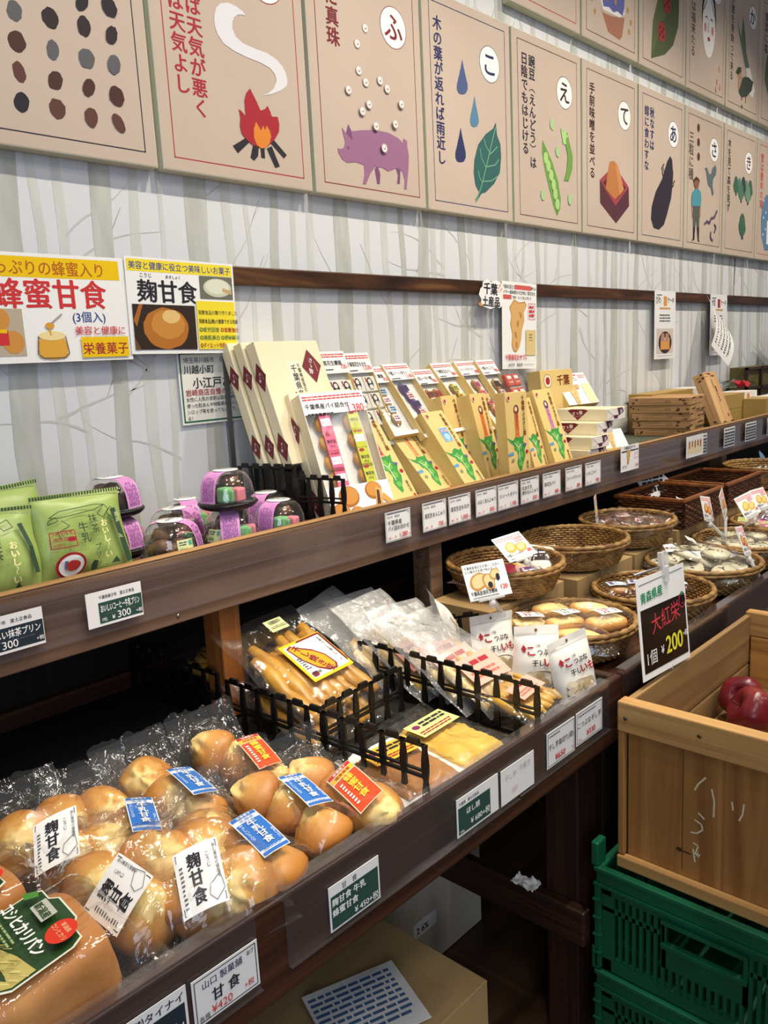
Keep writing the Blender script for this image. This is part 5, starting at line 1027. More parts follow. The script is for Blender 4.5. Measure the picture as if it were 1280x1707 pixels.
# bread loaves
def loaf(x, y, z, rz, tilt, w, d, h, label, full, seed):
    X = flatX(x, y, z, rz, tilt); r = thing('bread_loaf', label, 'bread', X=X, group='wrapped bread loaves')
    mb = MB(); bm = bmesh.new(); bmesh.ops.create_cube(bm, size=1); bmesh.ops.subdivide_edges(bm, edges=bm.edges[:], cuts=9, use_grid_fill=True)
    bm.verts.index_update(); vs = []
    for q in bm.verts:
        p = q.co*2; e = 5.0; L = (abs(p.x)**e+abs(p.y)**e+abs(p.z)**e)**(1/e); p = p/L; n = 1+.02*noise.noise(p*2.2+Vector((seed, 0, 0)))
        vs.append(Vector((p.x*w/2*n, p.y*d/2*n, (p.z*.5+.5)*h*n)))
    mb.add(vs, [[q.index for q in f.verts] for f in bm.faces], M_LOAF, True); bm.free(); mb.build('loaf', r)
    mb = MB(); dr = lambda u, v: Vector(((u-.5)*(w+.012)+.003*crk((u, v), 9, seed), (v-.5)*(d+.07)+.012, max(.004, (h+.004)*(max(0, 1-abs(2*u-1)**9)**.3)*(max(0, 1-abs((v-.5)*2*(d+.07)/(d+.03))**8)**.3))+.004*crk((u, v), 11, seed+3)+.002*crk((u, v), 30, seed)))
    mb.grid(dr, 26, 34, M_FILM); mb.build('wrapper', r)
    mb = MB(); F = Face(mb, lambda u, v, l: Vector((u, v, h+.0065+l-.5*(u*u+v*v))), .0004, .00025); G, G2 = P('#2c4a26', .3), P('#e8ead8', .3)
    def shield(s): return [(a*s, b*s) for a, b in ((-.052,.026),(-.046,.036),(-.028,.036),(-.020,.043),(.020,.043),(.028,.036),(.046,.036),(.052,.026),(.052,-.028),(.045,-.037),(.028,-.037),(.02,-.043),(-.02,-.043),(-.028,-.037),(-.045,-.037),(-.052,-.028))]
    F.poly(shield(1.06), G2); F.poly(shield(1.02), G); F.poly([(-.05, -.028), (-.045, -.037), (-.02, -.0425), (.02, -.0425), (.045, -.037), (.051, -.028), (.051, -.006), (.02, -.012), (-.01, -.022), (-.05, -.022)], C_('#c2b468'))
    rr_ = random.Random(seed)
    for i in range(26): a, b = rr_.uniform(-.04, .048), rr_.uniform(-.038, -.018); F.line([(a, b), (a+.008, b+.006)], .0008, C_('#8d7f38' if i % 2 else '#e0d28a'))
    F.rect(-.022, .018, .008, .034, C_('#b9bcae')); F.text('新潟産', -.007, .0215, .0095, G, .04, 'c', maxw=.027); F.text('コシヒカリパン', 0, -.003, .0155, M_LAM, .06, 'c', maxw=.09); F.bars(-.042, -.017, .012, -.007, 2, C_('#9db07a'), .4, 4)
    F.disc(.036, .026, .0145, .0145, P('#d8341f', .3), 22); F.text('新潟県', .036, .029, .0052, C_('#f4c890'), .01, 'c'); F.text('コシヒカリ', .036, .0215, .006, C_('#f4c890'), .01, 'c', maxw=.025); F.poly([(-.047,.020),(-.038,.032),(-.028,.030),(-.036,.018)], C_('#4f8a3a'))
    F.text('㈱タイナイ', .016, -.0535, .0085, C_('#f4e6cc'), .02, 'c'); mb.build('printed_label', r)
    if full: mb = MB(); F = Face(mb, lambda u, v, l: Vector((u, -d/2-.009-l, v))); F.rect(-.05, .012, -.02, .05, P('#e2d8c6', .4)); F.frame(-.04, .02, -.03, .03, .001, K_BLK); mb.build('date_tag', r)
    return r
loaf(.262, -.706, TB+.003, -94, 11, .122, .124, .082, 'wrapped bread loaf with a green shield label, in full view at the front left', True, 2)
loaf(.232, -.556, TB+.003, -88, 0, .122, .124, .080, 'wrapped bread loaf behind, cut off by the left edge', False, 6)
loaf(.118, -.700, TB+.003, -90, 0, .12, .12, .07, 'wrapped bread loaf at the very front corner left of the labelled one', False, 9)

# lattice dividers on the table
def divider(name_label, X, n, pitch, h):
    mb = MB(); grid_piece(mb, n, pitch, h, X, M_BLACK, .0045); return tag(mb.build('lattice_divider'), name_label, 'divider', 'black lattice dividers on the table')
divider('long black lattice divider between bun bags and dried potato, running to the front edge', panelX(.742, -.345, TB, -87), 11, .0375, .092)
divider('black lattice divider across the bay, in front of the big dried potato pack', panelX(.765, -.553, TB, 3), 5, .0375, .092)
divider('black lattice divider between the flat packs and the pile of zip bags', panelX(1.006, -.395, TB, -88), 10, .0375, .092)
divider('short black lattice divider in the shade beside the wooden post', panelX(.808, -.325, TB, 10), 2, .0375, .11)
divider('black lattice divider at the right end behind the white pouches', panelX(1.13, -.40, TB, -30), 4, .0375, .092)
divider('black lattice divider deep in the shade between the wall and the wooden post', panelX(.735, -.045, TB, -87), 7, .0375, .092)
LATE = 1

# dried potato packs
def sticks(mb, w, h, t, seed, m, n=9, x0=-1, lo=.06, hi=.8):
    rn = random.Random(seed)
    for i in range(n):
        u = (i+.5)/n-.5; pts = []; rr = []
        L0, L1 = rn.uniform(lo, lo+.08), rn.uniform(hi-.14, hi)
        for k in range(7):
            v = L0+(L1-L0)*k/6; pts.append(((u*w*.84)+rn.uniform(-.003, .003), v*h, rn.uniform(-.2, .2)*t)); rr.append(w/n*.58*(.55+.5*math.sin(PI*(k+.6)/7.2))*rn.uniform(.85, 1.15))
        mb.tube(pts, rr, m, 7)
def potato_pack(x, y, z, w, h, t, yaw, lean, label, m, seed, lab=None, filmm=None, n=9, group=None, roll=0, name='dried_potato_pack', hi=.8):
    X = panelX(x, y, z, yaw, lean, roll); r = thing(name, label, 'pack', X=X, group=group)
    mb = MB(); sticks(mb, w, h, t, seed, m, n, hi=hi); mb.build('dried_potato', r)
    mb = MB(); fn = pillow(mb, w, h, t*1.7, filmm or M_FILM, seed, 20, 24, .10, .02, .007, 4, .4); mb.build('wrapper', r)
    if lab: mb = MB(); lab(mb, lambda u, v, l: Vector((u, v, t*.9+.003+l))); mb.build('label', r)
    return r
def lab_imo(mb, fn):
    g = lambda u, v, l: fn(u+.016, v+.120, l); F = Face(mb, g, .0005, .0003); Yl = P('#f5c020', .35)
    F.rect(-.05, -.046, .05, .046, Yl, 4); F.rect(-.044, -.040, .044, .040, M_LAM, 4); F.poly([(-.040, .036), (-.028, .040), (-.016, .030), (.004, .016), (.018, -.004), (.022, -.030), (.014, -.040), (-.004, -.038), (-.020, -.024), (-.034, .004)], C_('#7a2030')); F.poly([(-.037, .033), (-.028, .036), (-.017, .026), (.002, .012), (.015, -.006), (.018, -.029), (.012, -.036), (-.002, -.034), (-.018, -.021), (-.031, .004)], C_('#f0a020'))
    F.text('干し焼き芋', -.026, .036, .0165, C_('#7a2030'), .05, vert=True, rot=22); F.line([(-.01, .042), (.046, .042), (.046, -.034)], .003, C_('#7a2030')); F.text('石焼きいも風に干した', .036, .036, .0068, K_BLK, .02, vert=True); F.bars(-.042, -.02, -.03, .01, 6, K_GRY, .4, 2); F.rect(-.042, -.038, -.03, -.028, C_('#7a2030'))
    F.text('茨城産', -.020, -.034, .007, K_BLK, .02, 'r'); 
    H = Face(mb, lambda u, v, l: fn(u, v+.215, l), .0005, .0003); H.rect(-.012, -.014, .03, .014, P('#e6e6a2', .4), 2); [H.rect(-.004+.003*i, .002, -.0025+.003*i, .011, K_BLK) for i in range(9)]; H.bars(-.009, -.011, .026, -.003, 2, K_BLK, .4, 7)
potato_pack(.867, -.520, TB+.034, .195, .262, .022, 6, 62, 'large pack of dried sweet potato strips with a yellow and white label', M_POTATO, 4, lab_imo, n=8)
potato_pack(.855, -.53, TB+.003, .185, .25, .013, 2, 74, 'dried potato pack lying under the yellow-labelled one', M_POTATO, 7, None, n=8)
for i, (x, y) in enumerate(((.900, -.245), (.905, -.315))):
    potato_pack(x, y, TB+.012+.03*i, .17, .20, .02, 20-30*i, 70, ('dried potato pack deepest in the shade behind the post', 'dried potato pack in the shade just behind the post')[i], M_POTATO, 70+i, None, n=7)
def lab_flat(c, ink):
    def f(mb, fn):
        g = lambda u, v, l: fn(u, v+.10, l); F = Face(mb, g, .0005, .0003); F.rect(-.045, -.022, .045, .022, P(c, .4), 4); F.disc(-.03, .008, .008, .006, C_('#7a2a60'), 14); F.bars(-.018, 0, .04, .017, 2, ink, .6, 5); F.bars(-.04, -.018, .035, -.006, 2, K_RED, .45, 6)
    return f
def slab(x, y, z, w, d, h, rz, tilt, label, m, labf, seed, paper):
    X = flatX(x, y, z, rz, tilt); r = thing('flat_potato_pack', label, 'pack', X=X)
    mb = MB(); mb.grid(lambda u, v: Vector(((u-.5)*w*.86, (v-.5)*d*.82, h*(max(0, 1-abs(2*u-1)**5)**.5)*(max(0, 1-abs(2*v-1)**5)**.5)*(.75+.3*crk((u, v), 5, seed)+.12*crk((u, v), 12, seed+1))+.004+.003*crk((u, v), 22, seed))), 26, 26, m); mb.build('dried_potato', r)
    mb = MB(); mb.grid(lambda u, v: Vector(((u-.5)*w*1.08, (v-.5)*d*1.1, .002+.004*abs(crk((u, v), 6, seed+2))+.012*max(0, abs(2*v-1)-.8)*5*abs(crk((u, v), 8, seed)))), 18, 18, paper); mb.build('liner', r)
    mb = MB(); mb.grid(lambda u, v: Vector(((u-.5)*w*1.1, (v-.5)*d*1.14, .004+(h+.003)*(max(0, 1-abs(2*u-1)**4)**.5)*(max(0, 1-abs(2*v-1)**4)**.5)+.004*crk((u, v), 8, seed+7)+.003*crk((u, v), 20, seed+8)+.014*max(0, v-.88)*8)), 26, 28, M_FILM); mb.build('wrapper', r)
    mb = MB(); labf(mb, lambda u, v, l: Vector((u, v-.07, h+.0085+l))); mb.build('label', r)
slab(.800, -.686, TB+.013, .120, .155, .014, -6, 2, 'flat pack of brown pressed sweet potato on white paper with an orange label', noisy('pressed_potato_brown', ((.3, '#8f5826'), (.7, '#b07c40')), (20, 20, 20), 1, 4, .35, .2), lab_flat('#efb73a', K_BLK), 3, P('#efede8', .5))
slab(.792, -.690, TB+.0005, .122, .160, .010, -3, 0, 'flat pack of brown pressed sweet potato underneath the orange-labelled one', noisy('pressed_potato_brown', ()), lab_flat('#efb73a', K_BLK), 13, P('#efede8', .5))
slab(.918, -.668, TB+.002, .128, .178, .020, 2, 3, 'flat clear pack of yellow dried potato with pale price stickers', M_POTATO_Y, lab_flat('#dfe08e', K_BLK), 5, M_FILM)

# pile of zip bags and white pouches
def lab_pink(mb, fn):
    g = lambda u, v, l: fn(u, v+.085, l); F = Face(mb, g, .0005, .0003); F.rect(-.05, -.03, .05, .03, P('#f0a898', .4), 4); F.bars(-.02, .008, .03, .022, 1, K_RED, .7, 5); F.bars(-.04, -.02, .03, .0, 2, C_('#c86a58'), .5, 6)
zt_ = [(1.072, -.455, 52, 12, 'clear zip bag of dried potato leaning hardest to the left, behind the pile'), (1.086, -.495, 56, 4, 'clear zip bag of dried potato at the back of the pile'), (1.078, -.545, 57, -3, 'clear zip bag of dried potato, second from the back of the pile'), (1.088, -.592, 58, 2, 'clear zip bag of dried potato in the middle of the pile'), (1.080, -.636, 58, -2, 'clear zip bag of dried potato, second from the front of the pile'), (1.086, -.682, 60, 3, 'clear zip bag of dried potato at the front of the pile, pink label')]
for i, (x, y, le, yw, lab) in enumerate(zt_):
    potato_pack(x, y, TB+.010, .142, .240+.008*(i % 3), .016, yw, le, lab, M_POTATO_Y, 50+i*7, lab_pink if i > 1 else None, M_FILM_W, 8, 'zip bags of dried potato in a pile', name='zip_bag', hi=.55, roll=(6, -3, 5, -5, 4, -2)[i])
potato_pack(1.075, -.765, TB+.028, .130, .115, .018, 8, 76, 'small pack of yellow dried potato with a salmon label at the front edge', noisy('amber_dried_potato', ((.25, '#b5822c'), (.5, '#cb9c3e'), (.75, '#dfb860')), (30, 30, 30), 1, 4, .3, .3), 91, lambda mb, fn: lab_pink(mb, lambda u, v, l: fn(u*.8, v*.6+.005, l)), M_FILM, 11, hi=.92)
M_POUCH = noisy('white_pouch_plastic', ((.3, '#e2ded6'), (.7, '#ece9e2')), (6, 6, 6), 1, 2, .4)
def pouch(x, y, z, w, h, yaw, lean, roll, label, seed, text=True):
    X = panelX(x, y, z, yaw, lean, roll); r = thing('white_pouch', label, 'pouch', X=X, group='white stand-up pouches')
    mb = MB(); fn = pillow(mb, w, h, .036, M_POUCH, seed, 22, 22, .16, -.35, .005, 3, .6)
    F = Face(mb, fn, .0009, .00025)
    F.disc(0, h*.93, .003, .003, C_('#7a5a3c'), 10); F.line([(-w*.46, h*.86), (w*.46, h*.86)], .0008, C_('#b9b4ac'))
    if text:
        F.poly([(-w*.40, h*.66), (-w*.34, h*.73), (-w*.28, h*.66), (-w*.31, h*.66), (-w*.31, h*.62), (-w*.37, h*.62), (-w*.37, h*.66)], K_RED)
        F.text('こ', -w*.27, h*.575, .0195, K_RED, .05); F.text('つぶな', -w*.07, h*.575, .0116, K_BLK, .04); F.text('小粒', -w*.08, h*.69, .005, K_BLK, .01); F.text('干し', -w*.2, h*.42, .0116, K_BLK, .04); F.text('いも', w*.04, h*.405, .0185, K_RED, .05)
    mb.build('printed_pouch', r)
    mb = MB(); fn2 = lambda u, v, l: fn(u, v, l); F = Face(mb, fn, .0014, .0002); F.poly([(w*.36*math.cos(a)*(1.0), h*.19+h*.15*math.sin(a)) for a in [2*PI*k/24 for k in range(24)]], C_('#cfc0a2')); rn = random.Random(seed)
    for i in range(9): blob(F, rn.uniform(-w*.28, w*.28), h*.19+rn.uniform(-h*.10, h*.10), .010, .007, C_('#d9cdb4' if i % 2 else '#bfa77e'), seed+i, rn.uniform(0, 3))
    mb.build('clear_window', r)
pouch(1.200, -.565, TB+.002, .098, .118, -20, 12, -2, 'white stand-up pouch with red lettering, leftmost and backmost of the three', 3)
pouch(1.180, -.665, TB+.002, .092, .118, -28, 10, -6, 'white stand-up pouch with red lettering, middle of the three', 7)
pouch(1.205, -.735, TB+.002, .092, .112, -14, 8, 8, 'white stand-up pouch with red lettering at the table corner', 11)
pouch(1.185, -.470, TB+.055, .085, .108, 50, 22, 4, 'white pouch turned edge-on behind the three lettered pouches', 15, False)

# ------------------------------------------------------------------ cartons and baskets on the right-hand table
def carton(x0, x1, y0, y1, z0, z1, label, m=M_CARD, tape=True):
    r = thing('cardboard_carton', label, 'carton', ((x0+x1)/2, (y0+y1)/2, z0)); w, d, h = x1-x0, y1-y0, z1-z0
    mb = MB(); mb.box((-w/2, -d/2, 0), (w/2, d/2, h), m, bev=.0015); mb.build('box_body', r)
    if tape: mb = MB(); mb.box((-.025, -d/2-.0006, h*.55), (.025, -d/2, h), C_('#c9b27e')); mb.box((-.025, -d/2-.0006, h), (.025, d/2, h+.0006), C_('#c9b27e')); mb.build('tape', r)
carton(1.305, 1.595, -.475, -.318, TB, .782, 'brown carton propping up the basket with two picture cards')
carton(1.612, 1.885, -.500, -.29, TB, .782, 'brown carton propping up the nearly empty shaded basket')
carton(1.90, 2.125, -.500, -.27, TB, .782, 'brown carton propping up the basket by the dark rectangular baskets')
carton(2.14, 2.44, -.505, -.28, TB, .800, 'brown carton under the nearer rectangular basket')
carton(2.452, 2.77, -.505, -.28, TB, .800, 'brown carton under the farther rectangular basket')
carton(2.79, 3.15, -.535, -.335, TB, .80, 'brown carton under the far basket behind the second shelf post')
def rope_ring(mb, rx, ry, z, r, m, n=72, tw=14):
    vs = []; fs = []; k = 7
    for i in range(n):
        a = 2*PI*i/n; c = Vector((math.cos(a)*rx, math.sin(a)*ry, z)); o = Vector((math.cos(a), math.sin(a), 0))
        for j in range(k):
            b = 2*PI*j/k+a*tw; rr = r*(1+.22*math.cos(3*b)); vs.append(c+o*(math.cos(2*PI*j/k)*rr)+Vector((0, 0, math.sin(2*PI*j/k)*rr+.0008*math.sin(a*tw*2+j))))
    for i in range(n):
        for j in range(k): fs.append((i*k+j, ((i+1) % n)*k+j, ((i+1) % n)*k+(j+1) % k, i*k+(j+1) % k))
    mb.add(vs, fs, m, True)
_bk = {}
def basket(x, y, z, R, h, label, m=None, rows=11, key='a', sy=1.0, rz=0):
    m = m or M_WICKER; X = Matrix.Translation((x, y, z+.0068)) @ Matrix.Rotation(rad(rz), 4, 'Z')
    k = (key, round(R, 3), round(h, 3), m.name, sy)
    if k in _bk: return dup(_bk[k], X, label)
    r = thing('wicker_basket', label, 'basket', X=X, group='round wicker baskets')
    mb = MB(); n = 44
    prof = lambda t: R*(.80+.20*t**.8)
    for j in range(rows):
        t = (j+.5)/rows; z_ = h*t; R_ = prof(t); pts = []
        for i in range(n*2+1):
            a = PI*i/n; q = R_+.0026*math.cos(PI*i+ j*PI); pts.append((math.cos(a)*q, math.sin(a)*q*sy, z_))
        mb.tube(pts, h/rows*.52, m, 5, cap=False)
    for i in range(n):
        a = 2*PI*(i+.25)/n*1.0; mb.tube([(math.cos(a)*prof(t), math.sin(a)*prof(t)*sy, h*t) for t in (0, .33, .66, 1)], .0018, m, 4)
    mb.build('woven_side', r)
    mb = MB(); n2 = 9
    for j in range(1, n2): rope_ring(mb, R*.8*j/n2, R*.8*j/n2*sy, .002, R*.8/n2*.55, m, 40, 9)
    mb.lathe([(0, .001), (R*.8, .001)], m, 30, sy=sy); mb.build('woven_base', r)
    mb = MB(); rope_ring(mb, R*1.01, R*1.01*sy, h, .0058, m, 90, 20); rope_ring(mb, R*1.03, R*1.03*sy, h-.008, .004, m, 90, 16); mb.build('braided_rim', r)
    _bk[k] = r; return r
basket(1.405, -.605, TB, .125, .060, 'round wicker basket of wrapped bread rolls behind the white pouches')
basket(1.700, -.640, TB, .128, .060, 'round wicker basket holding a few sky-blue packets, behind the apple sign')
basket(1.985, -.640, TB, .134, .062, 'round wicker basket heaped with cream round packets and white tags')
basket(2.268, -.640, TB, .130, .062, 'round wicker basket of cream round packets, beyond the heaped one')
basket(2.548, -.640, TB, .130, .062, 'round wicker basket with pink and green packets at the right edge')
basket(2.83, -.66, TB, .11, .062, 'round wicker basket beyond the pink and green packets')
basket(1.462, -.405, .7826, .126, .060, 'round wicker basket in the shade with colourful packets and two picture cards', rows=9)
basket(1.742, -.415, .7826, .128, .060, 'round wicker basket in the shade that is nearly empty', rows=9)
basket(2.012, -.420, .7826, .122, .060, 'round wicker basket of dark cakes in clear wrap', rows=9)
basket(2.965, -.450, .8006, .125, .07, 'round wicker basket of white packets behind the second shelf post', rows=9)
def rectbasket(x, y, z, w, d, h, label):
    r = thing('rectangular_basket', label, 'basket', (x, y, z), 0, 'dark rectangular baskets'); m = M_WICKER_D
    mb = MB(); rows = 10
    for j in range(rows):
        z_ = h*(j+.5)/rows; e = .004; pts = []
        per = [(-w/2, -d/2), (w/2, -d/2), (w/2, d/2), (-w/2, d/2), (-w/2, -d/2)]
        for (a, b), (c, q) in zip(per, per[1:]):
            for i in range(14): t = i/14; pts.append((a+(c-a)*t+(.002*math.cos(PI*i+j*PI) if a == c else 0), b+(q-b)*t+(.002*math.cos(PI*i+j*PI) if b == q else 0), z_))
        pts.append(pts[0]); mb.tube(pts, h/rows*.52, m, 5, cap=False)
    mb.build('woven_side', r)
    mb = MB(); mb.box((-w/2, -d/2, .0), (w/2, d/2, .004), m); mb.build('base', r)
    mb = MB(); rim = wood('stained_basket_rim', '#5a3014', '#7a4520', '#96602f', 'x', .4)
    for a, b, c, q in ((-w/2-.006, -d/2-.006, w/2+.006, -d/2+.006), (-w/2-.006, d/2-.006, w/2+.006, d/2+.006), (-w/2-.006, -d/2+.0062, -w/2+.006, d/2-.0062), (w/2-.006, -d/2+.0062, w/2+.006, d/2-.0062)): mb.box((a, b, h), (c, q, h+.011), rim, bev=.003)
    mb.build('wooden_rim', r)
rectbasket(2.290, -.415, .8005, .27, .20, .075, 'dark rectangular basket, the nearer of two')
rectbasket(2.610, -.415, .8005, .29, .20, .075, 'dark rectangular basket, the farther of two')

# packets in the baskets
def packet(name, w, h, t, wrapm, seed):
    r = thing(name, 'x', 'packet', (0, 0, 0)); return r
def film_over(mb, w, d, h, seed, m=M_FILM, nu=14, nv=14):
    mb.grid(lambda u, v: Vector(((u-.5)*w, (v-.5)*d, .0015+h*(max(0, 1-abs(2*u-1)**3)**.6)*(max(0, 1-abs(2*v-1)**2.4)**.6)+.003*crk((u, v), 7, seed)+.003*abs(crk((u, v), 15, seed+2))+.012*max(0, abs(2*v-1)-.8)*3)), nu, nv, m)
def make_roll(lab):
    r = thing('bread_roll_packet', 'x', 'packet', (0, 0, 0), group='wrapped bread rolls')
    mb = MB(); mb.lathe([(0, 0), (.024, .002), (.031, .012), (.028, .025), (.016, .032), (0, .034)], M_BUN, 20, sy=1.7, wob=lambda p: p*(1+.05*noise.noise(p*40))); mb.build('bread_roll', r)
    mb = MB(); film_over(mb, .085, .15, .042, 3); mb.build('wrapper', r)
    if lab:
        mb = MB(); F = Face(mb, lambda u, v, l: Vector((u, v, .0445-6*u*u-1.5*v*v+l)), .0006, .0002); F.rect(-.018, -.026, .018, .026, M_PAPER, 6); F.bars(-.014, -.008, .014, .018, 3, C_('#4a7a4a') if lab == 1 else K_RED, .55, 4); F.bars(-.012, -.022, .012, -.012, 2, K_GRY, .5, 5); mb.build('label', r)
    return r
R1, R2, R3 = make_roll(1), make_roll(2), make_roll(0)
def place(first, X, label, group):
    if first.get('label') == 'x': first.matrix_world = X; first['label'] = label; first['group'] = group; return first
    return dup(first, X, label, group)
BZ = TB+.030
for src, x, y, z, rz, ti, lab in ((R2, 1.350, -.535, .004, 60, 8, 'bread roll packet at the left side of the roll basket, red lettering'), (R3, 1.445, -.530, .010, 75, 10, 'unlabelled bread roll packet at the back of the roll basket'), (R1, 1.385, -.600, .012, 80, 6, 'bread roll packet with a green label in the middle of the roll basket'), (R3, 1.490, -.600, .012, 50, 12, 'unlabelled bread roll packet at the right of the roll basket'), (R2, 1.435, -.665, .012, 70, 4, 'bread roll packet with red lettering at the front of the roll basket'), (R3, 1.345, -.655, .004, 30, 5, 'unlabelled bread roll packet at the front left of the roll basket')):
    place(src, flatX(x, y, BZ+z, rz, ti), lab, 'wrapped bread rolls')
def make_blue():
    r = thing('blue_packet', 'x', 'packet', (0, 0, 0))
    mb = MB(); pie(mb, 0, 0, .010, .026, M_PIE, sy=1.2); mb.build('cake', r)
    mb = MB(); film_over(mb, .07, .09, .022, 8); mb.build('wrapper', r)
    mb = MB(); F = Face(mb, lambda u, v, l: Vector((u, v, .0245-4*u*u-4*v*v+l)), .0005, .0002); F.rect(-.016, -.028, .016, .028, P('#e6ecf2', .4), 6); F.disc(0, -.006, .013, .016, C_('#8fb8de'), 18); F.rect(-.012, .014, .012, .024, C_('#5a94cc'), 2); F.bars(-.01, .016, .01, .022, 1, K_RED, .7, 2); mb.build('label', r)
    return r
B0 = make_blue()
for x, y, z, rz, lab in ((1.690, -.560, .012, 50, 'sky-blue packet furthest left in its basket'), (1.715, -.600, .016, 35, 'sky-blue packet in the middle of three'), (1.705, -.650, .014, 20, 'sky-blue packet nearest the basket rim'), (1.785, -.65, .012, -20, 'sky-blue packet apart from the other three')):
    place(B0, flatX(x, y, BZ+z, rz, 6), lab, 'sky-blue cake packets')
def make_cream(tagged):
    r = thing('cream_packet', 'x', 'packet', (0, 0, 0))
    mb = MB(); mb.lathe([(0, .0), (.030, .001), (.033, .006), (.030, .012), (0, .015)], P('#d9d2b2', .5), 22); F = Face(mb, lambda u, v, l: Vector((u, v, .0152-5*(u*u+v*v)+l)), .0003, .0001); F.line([(0, .018), (0, .006)], .003, K_BLK); F.line([(-.007, .022), (0, .014), (.008, .022)], .003, K_BLK); F.line([(-.004, -.002), (.004, -.004)], .003, K_BLK); F.line([(-.003, -.012), (.005, -.014)], .003, K_BLK); mb.build('cake', r)
    mb = MB(); film_over(mb, .085, .085, .019, 17, M_FILM); mb.build('wrapper', r)
    if tagged: mb = MB(); F = Face(mb, lambda u, v, l: Vector((u+.01, v+.03, .024+.25*v+l)), .0003, .0002); F.rect(-.020, -.012, .020, .012, M_PAPER, 3); F.disc(-.013, 0, .004, .004, K_RED, 12); F.bars(-.005, -.006, .017, .006, 3, K_GRY, .3, 3); mb.build('paper_tag', r)
    return r
CA, CB = make_cream(True), make_cream(False)
rn = random.Random(12); where = ['left rear', 'rear', 'right rear', 'left', 'middle', 'right', 'left front', 'front', 'right front', 'upper left', 'upper middle', 'upper right']
def heap(cx, cy, z, R, n, srcs, what, group, seed, lift=.017, tilt=14):
    r = random.Random(seed)
    for i in range(n):
        if i < 9: gx, gy = (i % 3-1)*R*.56, (1-i//3)*R*.56; lv = 0
        else: gx, gy = (i-10)*R*.5, (i % 2-.5)*R*.4; lv = lift
        src, w_ = srcs[(i*7+seed) % len(srcs)]
        place(src, flatX(cx+gx+r.uniform(-.008, .008), cy+gy+r.uniform(-.008, .008), z+.002+lv+.012*r.random(), r.uniform(-60, 60), r.uniform(0, tilt), r.uniform(-6, 6)), '%s, %s of %s' % (w_, where[i], what), group)
heap(1.985, -.640, BZ+.018, .128, 12, [(CA, 'cream cake packet with a white tag'), (CB, 'cream cake packet without a tag')], 'the heaped basket', 'cream round cake packets, heaped basket', 3, lift=.022, tilt=24)
heap(2.268, -.640, BZ+.012, .120, 9, [(CB, 'cream cake packet')], 'the basket beyond the heaped one', 'cream round cake packets, second basket', 6)
def make_dark():
    r = thing('dark_cake_packet', 'x', 'packet', (0, 0, 0))
    mb = MB(); mb.lathe([(0, 0), (.022, .002), (.028, .010), (.022, .021), (0, .026)], noisy('dark_brown_cake', ((.3, '#4a2a18'), (.7, '#7a4a28')), (30, 30, 30), 1, 3, .5), 18); mb.build('cake', r)
    mb = MB(); film_over(mb, .085, .09, .032, 23); mb.build('wrapper', r)
    mb = MB(); F = Face(mb, lambda u, v, l: Vector((u+.004, v-.03, .020+.12*v+l)), .0004, .0002); F.rect(-.018, -.012, .018, .012, P('#f2dcd6', .4), 3); F.bars(-.015, .0, .013, .009, 1, K_RED, .6, 3); F.disc(-.012, -.006, .003, .003, K_RED, 10); mb.build('paper_tag', r)
    return r
DK = make_dark()
heap(2.012, -.420, .818, .108, 9, [(DK, 'dark cake packet with a pink tag')], 'the dark cake basket', 'dark cakes in clear wrap', 9, tilt=20)
def make_foil(c1, c2):
    r = thing('foil_packet', 'x', 'packet', (0, 0, 0)); mb = MB(); fn = pillow(mb, .06, .10, .022, P(c1, .3), int(c1[1:3], 16), 10, 14, .06, .06, .005)
    F = Face(mb, fn, .0008, .0002); F.rect(-.024, .03, .024, .07, P(c2, .35), 3); F.bars(-.018, .04, .018, .06, 2, M_LAM, .5, 3); mb.build('printed_wrapper', r).data.transform(Matrix.Translation((0, -.05, 0))); return r
FA, FB, FC_, FD = make_foil('#8a2c3a', '#c8a04a'), make_foil('#d8b0a0', '#5a3a6a'), make_foil('#e8e4dc', '#3a3432'), make_foil('#c8d08a', '#d86a9a')
for src, x, y, z, rz, ti, lab in ((FA, 1.44, -.41, .016, 30, 8, 'maroon packet in the middle of the shaded basket'), (FB, 1.50, -.45, .020, -40, 12, 'pale pink packet at the right of the shaded basket'), (FA, 1.53, -.40, .018, 70, 8, 'maroon packet by the rim of the shaded basket'), (FB, 1.40, -.36, .014, 80, 6, 'pale pink packet at the back of the shaded basket'), (FC_, 1.575, -.43, .042, -60, 24, 'white packet standing up against the shaded basket rim'), (FC_, 1.79, -.45, .016, 75, 6, 'single white packet in the nearly empty basket'), (FB, 1.71, -.38, .014, 20, 6, 'pale pink packet lost in the nearly empty basket')):
    place(src, flatX(x, y, .7926+z, rz, ti), lab, 'printed packets in the shaded baskets')
PB = [(FD, 'pink and green packet'), (FB, 'pale packet')]
heap(2.548, -.640, BZ+.014, .115, 9, PB, 'the pink and green basket', 'pink and green packets', 5)
heap(2.965, -.450, .836, .105, 9, [(FC_, 'white packet with a dark panel')], 'the basket behind the second post', 'white packets behind the post', 8, tilt=26)
heap(2.83, -.66, BZ+.014, .095, 6, [(FC_, 'white packet with a dark panel')], 'the farthest front basket', 'white packets at the far right', 4, tilt=20)
for src, x, y, rz, ti, lab in ((FC_, 2.36, -.45, 30, 40, 'white packet sticking up in the nearer rectangular basket'), (FC_, 2.28, -.43, 80, 6, 'white packet lying in the nearer rectangular basket')):
    place(src, flatX(x, y, .822, rz, ti), lab, 'white packets in the rectangular basket')
